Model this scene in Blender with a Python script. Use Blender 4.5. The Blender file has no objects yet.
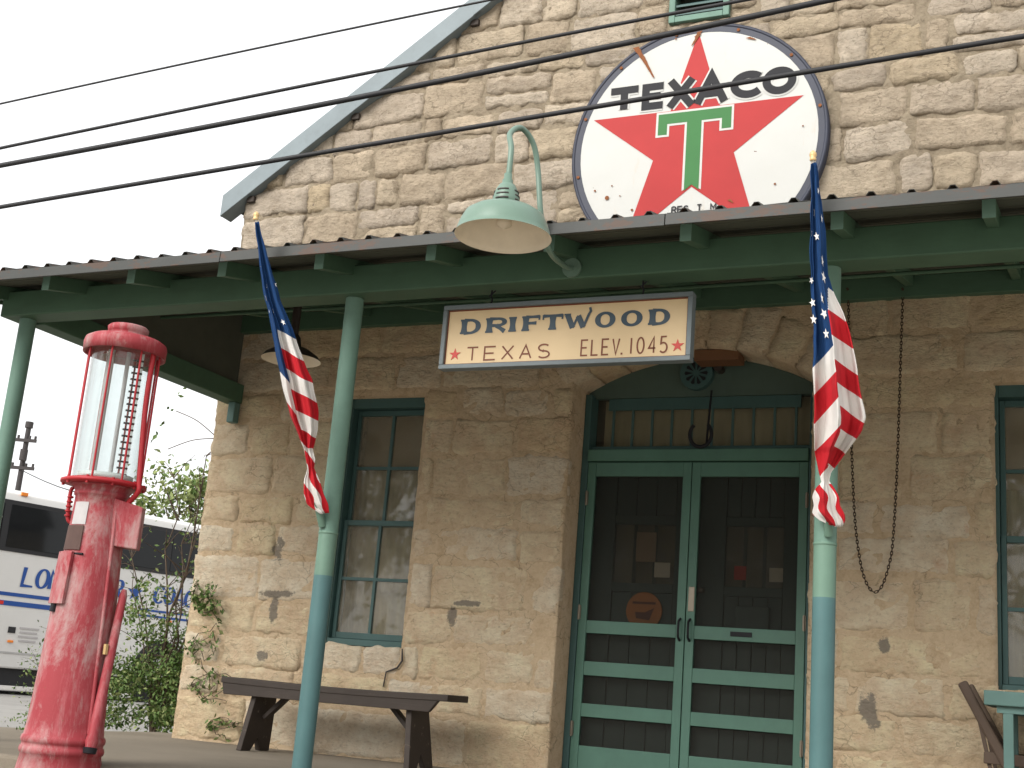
import bpy, bmesh, math, random
import numpy as np
from mathutils import Vector, Matrix, noise
R_ = math.radians
SC = bpy.context.scene
COL = SC.collection

# ------------------------------------------------------------------ camera
YAW, PITCH, ROLL, FPX = R_(24.9), R_(13.96), R_(4.656), 1260.0
CAM = np.array([0.0, -7.85, 0.48])
def _basis():
    fw = np.array([-math.sin(YAW)*math.cos(PITCH), math.cos(YAW)*math.cos(PITCH), math.sin(PITCH)])
    r = np.array([math.cos(YAW), math.sin(YAW), 0.0]); u = np.cross(r, fw)
    c, s = math.cos(ROLL), math.sin(ROLL)
    return np.array([r*c+u*s, -r*s+u*c, fw])
RM = _basis()
def ray(x, y): return RM.T @ np.array([(x-512)/FPX, -(y-384)/FPX, 1.0])
def PY(x, y, Y):                       # pixel -> point on the plane Y = const
    d = ray(x, y); return CAM + d*(Y-CAM[1])/d[1]
def PZ(x, y, Z):
    d = ray(x, y); return CAM + d*(Z-CAM[2])/d[2]
def proj(p):
    q = RM @ (np.array(p)-CAM); return 512+FPX*q[0]/q[2], 384-FPX*q[1]/q[2], q[2]
cd = bpy.data.cameras.new('camera'); cam = bpy.data.objects.new('camera', cd); COL.objects.link(cam)
m = Matrix.Identity(4)
for i in range(3):
    m[i][0] = RM[0][i]; m[i][1] = RM[1][i]; m[i][2] = -RM[2][i]; m[i][3] = CAM[i]
cam.matrix_world = m
cd.sensor_fit = 'HORIZONTAL'; cd.sensor_width = 36.0; cd.lens = FPX/1024*36.0
cd.clip_start = 0.05; cd.clip_end = 2000
SC.camera = cam

# ------------------------------------------------------------------ sky, sun, exposure (bright overcast)
SUN_EL, SUN_AZ = R_(33), R_(200)       # azimuth measured from +Y clockwise: in front of the store, to the left
w = bpy.data.worlds.new('World'); SC.world = w; w.use_nodes = True
nt = w.node_tree; bg = nt.nodes['Background']
sky = nt.nodes.new('ShaderNodeTexSky'); sky.sky_type = 'NISHITA'; sky.sun_disc = False
sky.sun_elevation = SUN_EL; sky.sun_rotation = SUN_AZ; sky.dust_density = 6.0; sky.air_density = 1.0; sky.ozone_density = 1.0
hs = nt.nodes.new('ShaderNodeHueSaturation'); hs.inputs['Saturation'].default_value = 0.10
oc = nt.nodes.new('ShaderNodeMix'); oc.data_type = 'RGBA'; oc.inputs[0].default_value = 0.75      # even cloud cover over the clear sky
oc.inputs[7].default_value = (4.95, 5.0, 5.05, 1)
nt.links.new(sky.outputs[0], hs.inputs['Color']); nt.links.new(hs.outputs[0], oc.inputs[6]); nt.links.new(oc.outputs[2], bg.inputs['Color'])
bg.inputs['Strength'].default_value = 0.15
sl = bpy.data.lights.new('sun', 'SUN'); sl.energy = 1.5; sl.angle = R_(40); sl.color = (1.0, 0.96, 0.9)
so = bpy.data.objects.new('sun', sl); COL.objects.link(so)
sd = Vector((math.sin(SUN_AZ)*math.cos(SUN_EL), math.cos(SUN_AZ)*math.cos(SUN_EL), math.sin(SUN_EL)))
so.rotation_euler = sd.to_track_quat('Z', 'Y').to_euler(); so.location = (0, -10, 12)
SC.view_settings.view_transform = 'Standard'; SC.view_settings.look = 'None'; SC.view_settings.gamma = 1.0
SC.view_settings.exposure = 1.0

# ------------------------------------------------------------------ materials
def _n(nt, t, **k):
    n = nt.nodes.new(t)
    for a, b in k.items(): setattr(n, a, b)
    return n
class Mat:
    """small node-graph writer round a Principled BSDF"""
    def __init__(s, name, rough=0.7, spec=0.3, metal=0.0):
        s.m = bpy.data.materials.new(name); s.m.use_nodes = True; s.nt = s.m.node_tree
        s.b = s.nt.nodes['Principled BSDF']; s.b.inputs['Roughness'].default_value = rough
        s.b.inputs['Specular IOR Level'].default_value = spec; s.b.inputs['Metallic'].default_value = metal
        s.pos = _n(s.nt, 'ShaderNodeNewGeometry').outputs['Position']; s.h = None
    def link(s, a, b): s.nt.links.new(a, b)
    def noise(s, scale, detail=4, rough=0.6, stretch=None, dist=0.0, off=0.0):
        v = s.pos
        if stretch or off:
            mp = _n(s.nt, 'ShaderNodeMapping'); mp.inputs['Scale'].default_value = stretch or (1, 1, 1)
            mp.inputs['Location'].default_value = (off, off*.7, off*1.3)
            s.link(v, mp.inputs[0]); v = mp.outputs[0]
        n = _n(s.nt, 'ShaderNodeTexNoise'); n.inputs['Scale'].default_value = scale
        n.inputs['Detail'].default_value = detail; n.inputs['Roughness'].default_value = rough
        n.inputs['Distortion'].default_value = dist
        s.link(v, n.inputs['Vector']); return n.outputs['Fac']
    def ramp(s, fac, stops, interp='LINEAR'):
        r = _n(s.nt, 'ShaderNodeValToRGB'); e = r.color_ramp; e.interpolation = interp
        while len(e.elements) < len(stops): e.elements.new(0.5)
        for el, (p, c) in zip(e.elements, stops):
            el.position = p; el.color = (c, c, c, 1) if not hasattr(c, '__len__') else (*c, 1)
        s.link(fac, r.inputs[0]); return r.outputs[0]
    def mix(s, a, b, fac, mode='MIX'):
        n = _n(s.nt, 'ShaderNodeMix', data_type='RGBA', blend_type=mode)
        for ix, v in ((0, fac), (6, a), (7, b)):
            sock = n.inputs[ix]
            if hasattr(v, 'links'): s.link(v, sock)
            elif hasattr(v, '__len__'): sock.default_value = (*v, 1)
            elif ix == 0: sock.default_value = v
            else: sock.default_value = (v, v, v, 1)
        return n.outputs[2]
    def math(s, op, a, b=0.0):
        n = _n(s.nt, 'ShaderNodeMath', operation=op)
        for sock, v in zip(n.inputs, (a, b)):
            if hasattr(v, 'links'): s.link(v, sock)
            else: sock.default_value = v
        return n.outputs[0]
    def color(s, c):
        if hasattr(c, 'links'): s.link(c, s.b.inputs['Base Color'])
        else: s.b.inputs['Base Color'].default_value = (*c, 1)
        return s
    def bump(s, h, strength=0.4, dist=0.01):
        n = _n(s.nt, 'ShaderNodeBump'); n.inputs['Strength'].default_value = strength; n.inputs['Distance'].default_value = dist
        s.link(h, n.inputs['Height'])
        if s.h is not None: s.link(s.h, n.inputs['Normal'])
        s.h = n.outputs[0]; s.link(s.h, s.b.inputs['Normal']); return s
    def rnd(s): return _n(s.nt, 'ShaderNodeObjectInfo').outputs['Random']

def paint(name, col, rough=0.55, var=0.25, wear=None, wear_amt=0.36, grain=(1, 1, 1), dirt=0.35, bump=0.15, spec=0.3):
    """old brushed paint: uneven tone, dirty streaks, chips where wear is given"""
    t = Mat(name, rough, spec)
    c = t.mix(tuple(v*(1-var) for v in col), tuple(min(1, v*(1+var)) for v in col), t.noise(3.5, 5, 0.65))
    c = t.mix(c, tuple(v*0.45+0.01 for v in col), t.ramp(t.noise(9, 6, 0.7, stretch=grain, off=3), [(0.52, 0.0), (0.85, dirt)]))
    if wear:
        c = t.mix(c, wear, t.ramp(t.noise(14, 8, 0.75, stretch=grain, off=9), [(1-wear_amt, 0.0), (1.04-wear_amt, 1.0)]))
    t.color(c).bump(t.noise(60, 4, 0.6, stretch=grain), bump, 0.004)
    return t.m
def plain(name, col, rough=0.6, metal=0.0, var=0.15, sc=12, spec=0.3):
    t = Mat(name, rough, spec, metal)
    t.color(t.mix(tuple(v*(1-var) for v in col), tuple(min(1, v*(1+var)) for v in col), t.noise(sc, 4, 0.6)))
    return t.m
M = {}
def crack(t, scale, width, off=0.0, mask=(.48, .60)):
    """thin broken crack lines: warped Voronoi edges kept only where a noise allows"""
    mp = _n(t.nt, 'ShaderNodeMapping'); mp.inputs['Scale'].default_value = (1, 1, 1.9); mp.inputs['Location'].default_value = (off, off, off); t.link(t.pos, mp.inputs[0])
    nz = _n(t.nt, 'ShaderNodeTexNoise'); nz.inputs['Scale'].default_value = 7; nz.inputs['Detail'].default_value = 6; t.link(t.pos, nz.inputs['Vector'])
    va = _n(t.nt, 'ShaderNodeVectorMath', operation='MULTIPLY_ADD'); va.inputs[1].default_value = (.28, .28, .28); t.link(nz.outputs['Color'], va.inputs[0]); t.link(mp.outputs[0], va.inputs[2])
    vo = _n(t.nt, 'ShaderNodeTexVoronoi', feature='DISTANCE_TO_EDGE'); vo.inputs['Scale'].default_value = scale; t.link(va.outputs[0], vo.inputs['Vector'])
    ln = t.ramp(vo.outputs['Distance'], [(0.0, 1.0), (width, 0.0)])
    return t.math('MULTIPLY', ln, t.ramp(t.noise(3.1, 4, .6, off=off+2), [(mask[0], 0.0), (mask[1], 1.0)]))
def patches(t, c, spots):
    """grey cement repairs at given spots (x, z, rx, rz), ragged outline"""
    dn = t.math('SUBTRACT', t.noise(13, 7, .75, off=5), .5); tot = None
    for x, z, rx, rz in spots:
        va = _n(t.nt, 'ShaderNodeVectorMath', operation='SUBTRACT'); va.inputs[1].default_value = (x, 0, z); t.link(t.pos, va.inputs[0])
        vb = _n(t.nt, 'ShaderNodeVectorMath', operation='MULTIPLY'); vb.inputs[1].default_value = (1/rx, 0, 1/rz); t.link(va.outputs[0], vb.inputs[0])
        vl = _n(t.nt, 'ShaderNodeVectorMath', operation='LENGTH'); t.link(vb.outputs[0], vl.inputs[0])
        d = t.math('ADD', vl.outputs['Value'], t.math('MULTIPLY', dn, 3.4))
        tot = d if tot is None else t.math('MINIMUM', tot, d)
    return t.mix(c, t.mix((.17,.15,.125), (.25,.22,.185), t.noise(40, 5)), t.ramp(t.math('MULTIPLY', tot, .5), [(.36, .85), (.50, 0.0)]))
SPOTS = []
for px, py, rx, rz in [(275,594,.15,.03),(274,612,.035,.12),(262,655,.06,.05),(279,552,.05,.12),(452,616,.035,.08),(468,604,.11,.025),(870,711,.06,.12),(884,646,.035,.05)]:
    _p = PY(px, py, 0); SPOTS.append((_p[0], _p[2], rx, rz))
def stone_mat(name, cols, stain, low):
    t = Mat(name, 0.92, 0.12)
    c = t.ramp(t.rnd(), [(i/(len(cols)-1), q) for i, q in enumerate(cols)])
    c = t.mix(c, t.mix(c, 0.72, 1.0, 'OVERLAY'), t.ramp(t.noise(5, 6, 0.7), [(0.38, 0.0), (0.66, 0.8)]))
    c = t.mix(c, stain, t.ramp(t.noise(7, 10, 0.78, stretch=(1, 1, 1.6), off=4), [(0.48, 0.0), (0.68, 0.65)]))
    c = t.mix(c, (.56,.465,.355) if not low else (.72,.61,.46), t.ramp(t.noise(13, 8, 0.75, stretch=(1, 1, 1.8), off=8), [(0.55, 0.0), (0.68, 0.55)]))
    fine = t.noise(38, 8, 0.8, stretch=(1, 1, 1.5), off=7)
    c = t.mix(c, tuple(v*0.42 for v in stain), t.ramp(fine, [(0.53, 0.0), (0.66, 0.6 if not low else .45)]))
    ck = crack(t, 5.2 if low else 6.5, .030 if low else .035, 1.0, (.50, .62) if low else (.46, .58))
    c = t.mix(c, tuple(v*0.30 for v in stain), t.math('MULTIPLY', ck, .5))
    if low: c = patches(t, t.mix(c, (.60,.33,.19), t.ramp(t.noise(6, 6, .7, off=21), [(.60, 0.0), (.74, .5)])), SPOTS)
    t.color(c)
    t.bump(t.noise(14, 9, 0.74, stretch=(1, 1, 1.9)), 1.0, 0.045).bump(fine, 0.7, 0.012).bump(ck, -.6, .012)
    return t.m
M['stone_gable'] = stone_mat('weathered_limestone', [(.37,.30,.22),(.47,.385,.285),(.41,.345,.275),(.50,.425,.335),(.43,.345,.235)], (.29,.225,.155), False)
M['stone_low'] = stone_mat('ochre_limestone', [(.64,.47,.30),(.70,.535,.36),(.67,.51,.345),(.73,.60,.44),(.66,.475,.305)], (.55,.385,.235), True)
def mortar_mat(name, a, b, dark, low=False):
    t = Mat(name, 0.95, 0.1)
    c = t.mix(a, b, t.noise(4, 7, 0.7))
    c = t.mix(c, dark, t.ramp(t.noise(11, 9, 0.78, off=2), [(0.47, 0.0), (0.66, 0.85)]))
    fine = t.noise(45, 8, 0.8, off=3)
    c = t.mix(c, tuple(v*.45 for v in dark), t.ramp(fine, [(0.55, 0.0), (0.72, .45)]))
    if low:
        ck = crack(t, 4.3, .026, 3.0, (.47, .56)); c = t.mix(c, tuple(v*.3 for v in dark), t.math('MULTIPLY', ck, .55)); c = patches(t, c, SPOTS)
    t.color(c); t.bump(t.noise(22, 9, 0.75), 1.0, 0.035).bump(fine, 0.7, 0.01)
    return t.m
M['mortar_gable'] = mortar_mat('grey_lime_mortar', (.30,.245,.175), (.42,.35,.255), (.19,.15,.105))
M['mortar_low'] = mortar_mat('tan_smeared_mortar', (.61,.455,.29), (.70,.555,.385), (.50,.355,.215), True)
M['frame_teal'] = paint('dark_teal_paint', (.042,.09,.085), 0.5, grain=(1,1,.25), dirt=.3)
M['door_green'] = paint('green_door_paint', (.068,.15,.112), 0.45, grain=(1,1,.3), dirt=.3)
M['inner_door'] = paint('inner_door_paint', (.06,.092,.075), 0.5, grain=(1,1,.3))
M['beam_green'] = paint('beam_green_paint', (.058,.115,.072), 0.6, grain=(.25,1,1), dirt=.5)
M['tail_green'] = paint('pale_green_and_lit_ends', (.12,.21,.165), 0.6, dirt=.4)  # plain paint on vent and posts; paints skylight onto the rafter ends
M['mint'] = paint('mint_post_paint', (.12,.205,.155), 0.5, grain=(1,1,.2), wear=(.42,.42,.34), wear_amt=.30, dirt=.35)
M['turq'] = paint('turquoise_post_paint', (.066,.14,.142), 0.5, grain=(1,1,.2), wear=(.28,.42,.42), wear_amt=.30, dirt=.3)
M['lamp_green'] = paint('enamel_green', (.125,.20,.155), 0.4, var=.12, dirt=.3, bump=.03, spec=.5)
M['lamp_white'] = plain('enamel_cream', (.70,.62,.49), 0.4)
M['dark_bronze'] = plain('dark_bronze_metal', (.03,.022,.018), 0.4, spec=.5)
M['roof_metal'] = paint('grey_galvanised_sheet', (.036,.038,.035), 0.5, wear=(.06,.034,.022), wear_amt=.47, grain=(.4,1,1), dirt=.6)
M['barge_metal'] = paint('blue_grey_sheet', (.17,.205,.22), 0.5, dirt=.35)
M['soffit'] = paint('underside_boards', (.085,.09,.07), 0.8, grain=(.3,1,1))
M['rust'] = plain('rust', (.20,.075,.03), 0.9, var=.4, sc=40)
M['black_paint'] = plain('black_enamel', (.018,.018,.021), 0.5, spec=.12)
M['red_enamel'] = paint('red_enamel', (.36,.027,.027), 0.5, var=.12, dirt=.10, bump=.02, spec=.15)
M['green_enamel'] = paint('green_enamel', (.04,.155,.046), 0.5, var=.12, dirt=.1, bump=.02, spec=.15)
M['navy_enamel'] = paint('navy_enamel', (.032,.036,.055), 0.5, wear=(.14,.09,.07), wear_amt=.33, dirt=.4)
def enamel_white():
    t = Mat('white_enamel', 0.5, 0.15)
    c = t.mix((.46,.46,.435), (.51,.51,.49), t.noise(4, 4))
    c = t.mix(c, (.50,.36,.22), t.ramp(t.noise(3.2, 7, 0.75, stretch=(2.2, 1, .7), off=5), [(0.60, 0.0), (0.80, 0.55)]))
    c = t.mix(c, (.12,.04,.02), t.ramp(t.noise(26, 3, 0.5, off=11), [(0.735, 0.0), (0.75, 1.0)]))
    t.color(c); return t.m
M['white_enamel'] = enamel_white()
M['sign_cream'] = paint('cream_signboard', (.61,.46,.27), 0.5, var=.05, dirt=.08, bump=.03)
M['sign_blue'] = plain('slate_blue_lettering', (.045,.07,.095), 0.5)
M['sign_brown'] = plain('dark_red_brown_lettering', (.16,.045,.02), 0.5)
M['sign_red'] = plain('red_star_paint', (.50,.06,.05), 0.5)
M['sign_frame'] = paint('grey_blue_frame', (.13,.155,.165), 0.5)
M['dark_wood'] = paint('dark_bench_wood', (.042,.032,.026), 0.65, var=.35, wear=(.14,.11,.085), wear_amt=.40, grain=(.15,1,1), dirt=.3, bump=.35)
M['chair_wood'] = paint('dark_chair_wood', (.075,.05,.035), 0.65, var=.3, wear=(.17,.13,.1), wear_amt=.38, grain=(1,1,.2), dirt=.3, bump=.3)
M['table_teal'] = paint('grey_teal_paint', (.09,.165,.148), 0.55, dirt=.35)
M['chain'] = plain('rusty_chain', (.07,.045,.03), 0.8, .3)
M['wire'] = plain('black_cable', (.02,.02,.022), 0.55)
M['gold'] = plain('gilt_finial', (.60,.42,.20), 0.4, .3)
M['pole_white'] = plain('white_pole', (.55,.5,.42), 0.5)
M['brown_wood'] = paint('brown_plank', (.16,.075,.035), 0.7, grain=(.2,1,1))
M['paper'] = plain('paper', (.62,.55,.40), 0.8)
M['paper_red'] = plain('red_paper', (.45,.06,.04), 0.8)
M['orange_sign'] = plain('orange_sign', (.55,.20,.05), 0.6)
M['brass'] = plain('old_metal', (.22,.19,.15), 0.4, .7)
M['curtain'] = paint('tan_curtain', (.42,.34,.24), 0.9, grain=(1,1,.05), dirt=.4)
M['shade'] = paint('roller_shade', (.30,.21,.125), 0.9, dirt=.3)
M['room'] = plain('dim_interior', (.14,.11,.08), 0.9)
M['twig'] = plain('twig_bark', (.085,.06,.042), 0.9)
M['bark'] = plain('bark', (.10,.075,.055), 0.95, var=.35)
def red_pump():
    t = Mat('weathered_red_paint', 0.6, 0.3)
    c = t.mix((.26,.026,.034), (.32,.045,.055), t.noise(4, 5, .6))
    f1 = t.ramp(t.noise(4.2, 9, 0.78, stretch=(1.3, 1.3, .45), off=6, dist=.4), [(0.47, 0.0), (0.60, 0.75)])
    c = t.mix(c, t.mix((.36,.225,.22), (.41,.32,.30), t.noise(20, 5)), f1)
    c = t.mix(c, (.40,.11,.12), t.ramp(t.noise(12, 7, 0.8, stretch=(1.5, 1.5, .25), off=1), [(0.50, 0.0), (0.66, 0.75)]))
    c = t.mix(c, (.19,.075,.045), t.ramp(t.noise(24, 6, 0.7, off=14), [(0.66, 0.0), (0.71, 0.9)]))
    t.color(c); t.bump(f1, -0.25, 0.003).bump(t.noise(50, 5, .7), 0.3, 0.004); return t.m
M['pump_red'] = red_pump()
M['pump_bright'] = paint('fresh_red_paint', (.33,.016,.022), 0.45, wear=(.60,.36,.34), wear_amt=.36, dirt=.3)
M['pump_grey'] = plain('bare_grey_patch', (.42,.40,.40), 0.6, sc=30)
M['pump_plate'] = plain('rusted_plate', (.085,.05,.042), 0.75, var=.3)
M['gauge_white'] = plain('gauge_white', (.62,.66,.64), 0.5)
def glass(name, tint, refl, rough=0.02, dirt=0.0):
    m_ = bpy.data.materials.new(name); m_.use_nodes = True; n = m_.node_tree; n.nodes.clear()
    out = n.nodes.new('ShaderNodeOutputMaterial'); tr = n.nodes.new('ShaderNodeBsdfTransparent'); gl = n.nodes.new('ShaderNodeBsdfGlossy')
    tr.inputs[0].default_value = (*tint, 1); gl.inputs['Roughness'].default_value = rough
    lw = n.nodes.new('ShaderNodeLayerWeight'); lw.inputs[0].default_value = .5
    pw = n.nodes.new('ShaderNodeMath'); pw.operation = 'POWER'; n.links.new(lw.outputs['Facing'], pw.inputs[0]); pw.inputs[1].default_value = 4.0
    fr = n.nodes.new('ShaderNodeMath'); fr.operation = 'MULTIPLY_ADD'; n.links.new(pw.outputs[0], fr.inputs[0]); fr.inputs[1].default_value = .9-refl; fr.inputs[2].default_value = refl
    mx = n.nodes.new('ShaderNodeMixShader'); n.links.new(fr.outputs[0], mx.inputs[0]); n.links.new(tr.outputs[0], mx.inputs[1]); n.links.new(gl.outputs[0], mx.inputs[2])
    last = mx
    if dirt:
        df = n.nodes.new('ShaderNodeBsdfDiffuse'); df.inputs[0].default_value = (.46,.41,.33,1)
        nz = n.nodes.new('ShaderNodeTexNoise'); nz.inputs['Scale'].default_value = 6; nz.inputs['Detail'].default_value = 6
        ge = n.nodes.new('ShaderNodeNewGeometry'); n.links.new(ge.outputs['Position'], nz.inputs['Vector'])
        mm = n.nodes.new('ShaderNodeMath'); mm.operation = 'MULTIPLY'; mm.inputs[1].default_value = dirt; n.links.new(nz.outputs['Fac'], mm.inputs[0])
        m2 = n.nodes.new('ShaderNodeMixShader'); n.links.new(mm.outputs[0], m2.inputs[0]); n.links.new(mx.outputs[0], m2.inputs[1]); n.links.new(df.outputs[0], m2.inputs[2]); last = m2
    n.links.new(last.outputs[0], out.inputs[0]); return m_
M['pane'] = glass('window_glass', (.85,.87,.84), .04, .02, .34)
M['door_pane'] = glass('door_glass', (.85,.87,.84), .025, .03, .10)
M['pump_glass'] = glass('old_glass', (.94,.965,.965), .03, .02, .10)
def screen():
    m_ = bpy.data.materials.new('insect_screen'); m_.use_nodes = True; n = m_.node_tree; n.nodes.clear()
    out = n.nodes.new('ShaderNodeOutputMaterial'); tr = n.nodes.new('ShaderNodeBsdfTransparent'); df = n.nodes.new('ShaderNodeBsdfDiffuse')
    df.inputs[0].default_value = (.035,.034,.03,1); mx = n.nodes.new('ShaderNodeMixShader'); mx.inputs[0].default_value = .40
    n.links.new(tr.outputs[0], mx.inputs[1]); n.links.new(df.outputs[0], mx.inputs[2]); n.links.new(mx.outputs[0], out.inputs[0]); return m_
M['screen'] = screen()
def leaf_mat(name, a, b):
    t = Mat(name, 0.6, 0.25)
    t.color(t.mix(a, b, t.noise(9, 3))); t.b.inputs['Subsurface Weight'].default_value = 0.0
    return t.m
M['leaf_dark'] = leaf_mat('leaf_dark', (.045,.095,.02), (.09,.155,.035))
M['leaf_mid'] = leaf_mat('leaf_mid', (.07,.13,.03), (.14,.20,.06))
M['leaf_pale'] = leaf_mat('leaf_pale', (.16,.21,.07), (.27,.30,.12))
def ground_mat(name, a, b, sc, dk):
    t = Mat(name, 0.95, 0.1)
    c = t.mix(a, b, t.noise(sc, 8, .65)); c = t.mix(c, dk, t.ramp(t.noise(sc*.35, 7, .7, off=3), [(.5, 0.0), (.75, .7)]))
    t.color(c); t.bump(t.noise(70, 6, .7), .5, .008); return t.m
M['gravel'] = ground_mat('pale_gravel', (.50,.46,.40), (.60,.56,.49), 3, (.43,.39,.33))
M['asphalt'] = ground_mat('worn_grey_road', (.26,.25,.235), (.33,.32,.30), 2, (.20,.19,.18))
M['concrete'] = ground_mat('porch_concrete', (.19,.165,.13), (.25,.215,.17), 2.2, (.145,.125,.092))
M['bus_white'] = paint('bus_white_paint', (.62,.61,.59), 0.3, var=.04, dirt=.06, bump=.0, spec=.5)
M['bus_glass'] = plain('bus_dark_glass', (.012,.013,.014), 0.06, spec=.25)
M['bus_trim'] = plain('bus_black_trim', (.02,.02,.022), 0.5)
M['bus_blue'] = plain('bus_blue_paint', (.018,.07,.27), 0.4)
M['bus_red'] = plain('red_lens', (.55,.03,.02), 0.3)
M['bus_orange'] = plain('orange_lens', (.75,.22,.03), 0.3)
M['tyre'] = plain('tyre_rubber', (.02,.02,.02), 0.85)
M['rim'] = plain('wheel_rim', (.45,.45,.45), 0.35, .6)
M['flag_star'] = plain('flag_white_thread', (.78,.76,.74), 0.8, var=.04)
M['pole_wood'] = plain('utility_pole_wood', (.05,.045,.045), 0.9)

def flag_mat():
    t = Mat('flag_cloth', 0.85, 0.15)
    uv = _n(t.nt, 'ShaderNodeUVMap'); sep = _n(t.nt, 'ShaderNodeSeparateXYZ'); t.link(uv.outputs[0], sep.inputs[0])
    k = sep.outputs[0]
    par = t.math('GREATER_THAN', t.math('FRACT', t.math('MULTIPLY', k, 0.5)), 0.5)
    c = t.mix((.64,.62,.595), (.44,.016,.024), par)
    c = t.mix(c, (.012,.045,.135), t.math('LESS_THAN', k, 0.0))
    t.color(c); t.bump(t.noise(25, 4, .6), .25, .006); return t.m
M['flag'] = flag_mat()

# ------------------------------------------------------------------ object helpers
def tag(o, label=None, cat=None, group=None, kind=None):
    if label: o['label'] = label
    if cat: o['category'] = cat
    if group: o['group'] = group
    if kind: o['kind'] = kind
    return o
def thing(name, label, cat, loc=(0, 0, 0), rz=0.0, group=None):
    o = bpy.data.objects.new(name, None); COL.objects.link(o); o.location = loc; o.rotation_euler = (0, 0, rz)
    o.empty_display_size = 0.1
    return tag(o, label, cat, group)
class MB:
    def __init__(s): s.v = []; s.f = []; s.mi = []; s.cur = 0; s.sm = []
    def add(s, vs, fs, smooth=False):
        b = len(s.v); s.v += [tuple(map(float, q)) for q in vs]
        for f in fs: s.f.append([b+i for i in f]); s.mi.append(s.cur); s.sm.append(smooth)
        return s
    def box(s, x0, x1, y0, y1, z0, z1):
        return s.add([(x0,y0,z0),(x1,y0,z0),(x1,y1,z0),(x0,y1,z0),(x0,y0,z1),(x1,y0,z1),(x1,y1,z1),(x0,y1,z1)],
                     [(0,3,2,1),(4,5,6,7),(0,1,5,4),(1,2,6,5),(2,3,7,6),(3,0,4,7)])
    def hexa(s, b, t):                     # two quads, matching order
        return s.add(list(b)+list(t), [(0,3,2,1),(4,5,6,7),(0,1,5,4),(1,2,6,5),(2,3,7,6),(3,0,4,7)])
    def bar(s, a, b, w, h, up=(0, 0, 1)):  # rectangular bar between two points
        a = Vector(a); b = Vector(b); d = (b-a).normalized(); u = Vector(up); sd_ = d.cross(u).normalized(); u = sd_.cross(d)
        q = [(-w/2,-h/2),(w/2,-h/2),(w/2,h/2),(-w/2,h/2)]
        return s.hexa([a+sd_*i+u*j for i, j in q], [b+sd_*i+u*j for i, j in q])
    def tube(s, pts, r, n=8, cap=True):
        pts = [Vector(p) for p in pts]; rings = []
        rr = r if hasattr(r, '__len__') else [r]*len(pts)
        prev = None
        for i, p in enumerate(pts):
            d = (pts[min(i+1, len(pts)-1)]-pts[max(i-1, 0)]).normalized()
            if prev is None:
                a = d.orthogonal().normalized()
            else:
                a = (prev-d*prev.dot(d)).normalized()
            prev = a; b = d.cross(a)
            rings.append([p+(a*math.cos(2*math.pi*k/n)+b*math.sin(2*math.pi*k/n))*rr[i] for k in range(n)])
        vs = [v for q in rings for v in q]; fs = []
        for i in range(len(pts)-1):
            for k in range(n):
                fs.append((i*n+k, i*n+(k+1) % n, (i+1)*n+(k+1) % n, (i+1)*n+k))
        s.add(vs, fs, True)
        if cap: s.add(rings[0], [tuple(reversed(range(n)))]); s.add(rings[-1], [tuple(range(n))])
        return s
    def lathe(s, prof, o=(0, 0, 0), n=32, smooth=True):   # prof: (r, z) pairs
        o = Vector(o); vs = []; fs = []
        for r, z in prof:
            for k in range(n): vs.append(o+Vector((r*math.cos(2*math.pi*k/n), r*math.sin(2*math.pi*k/n), z)))
        for i in range(len(prof)-1):
            for k in range(n): fs.append((i*n+k, i*n+(k+1) % n, (i+1)*n+(k+1) % n, (i+1)*n+k))
        return s.add(vs, fs, smooth)
    def disc(s, c, r, n=32, nrm=(0, 0, 1)):
        c = Vector(c); d = Vector(nrm).normalized(); a = d.orthogonal().normalized(); b = d.cross(a)
        return s.add([c+(a*math.cos(2*math.pi*k/n)+b*math.sin(2*math.pi*k/n))*r for k in range(n)], [tuple(range(n))])
    def prism_xz(s, poly, y0, y1):         # polygon in x,z extruded along y
        n = len(poly)
        a = sum(poly[i][0]*poly[(i+1) % n][1]-poly[(i+1) % n][0]*poly[i][1] for i in range(n))
        if a < 0: poly = poly[::-1]
        return s.add([(x, y0, z) for x, z in poly]+[(x, y1, z) for x, z in poly],
                     [tuple(range(n)), tuple(reversed(range(n, 2*n)))]+[(i, i+n, (i+1) % n+n, (i+1) % n) for i in range(n)])
    def build(s, name, mats, parent=None, bevel=0.0, loc=None, seg=2):
        me = bpy.data.meshes.new(name)
        vs = s.v if loc is None else [(a-loc[0], b-loc[1], c-loc[2]) for a, b, c in s.v]
        me.from_pydata(vs, [], s.f)
        for mt in (mats if isinstance(mats, (list, tuple)) else [mats]): me.materials.append(M[mt])
        me.polygons.foreach_set('material_index', s.mi); me.polygons.foreach_set('use_smooth', s.sm); me.update()
        o = bpy.data.objects.new(name, me); COL.objects.link(o); o.parent = parent
        if loc is not None: o.location = loc
        if bevel:
            bm_ = o.modifiers.new('edge', 'BEVEL'); bm_.width = bevel; bm_.segments = seg; bm_.limit_method = 'ANGLE'; bm_.angle_limit = R_(40)
        return o
def star_poly(cx, cz, r, r2=None, rot=0.0):
    r2 = r2 or r*0.382
    return [(cx+(r if i % 2 == 0 else r2)*math.sin(rot+i*math.pi/5), cz+(r if i % 2 == 0 else r2)*math.cos(rot+i*math.pi/5)) for i in range(10)]

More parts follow.
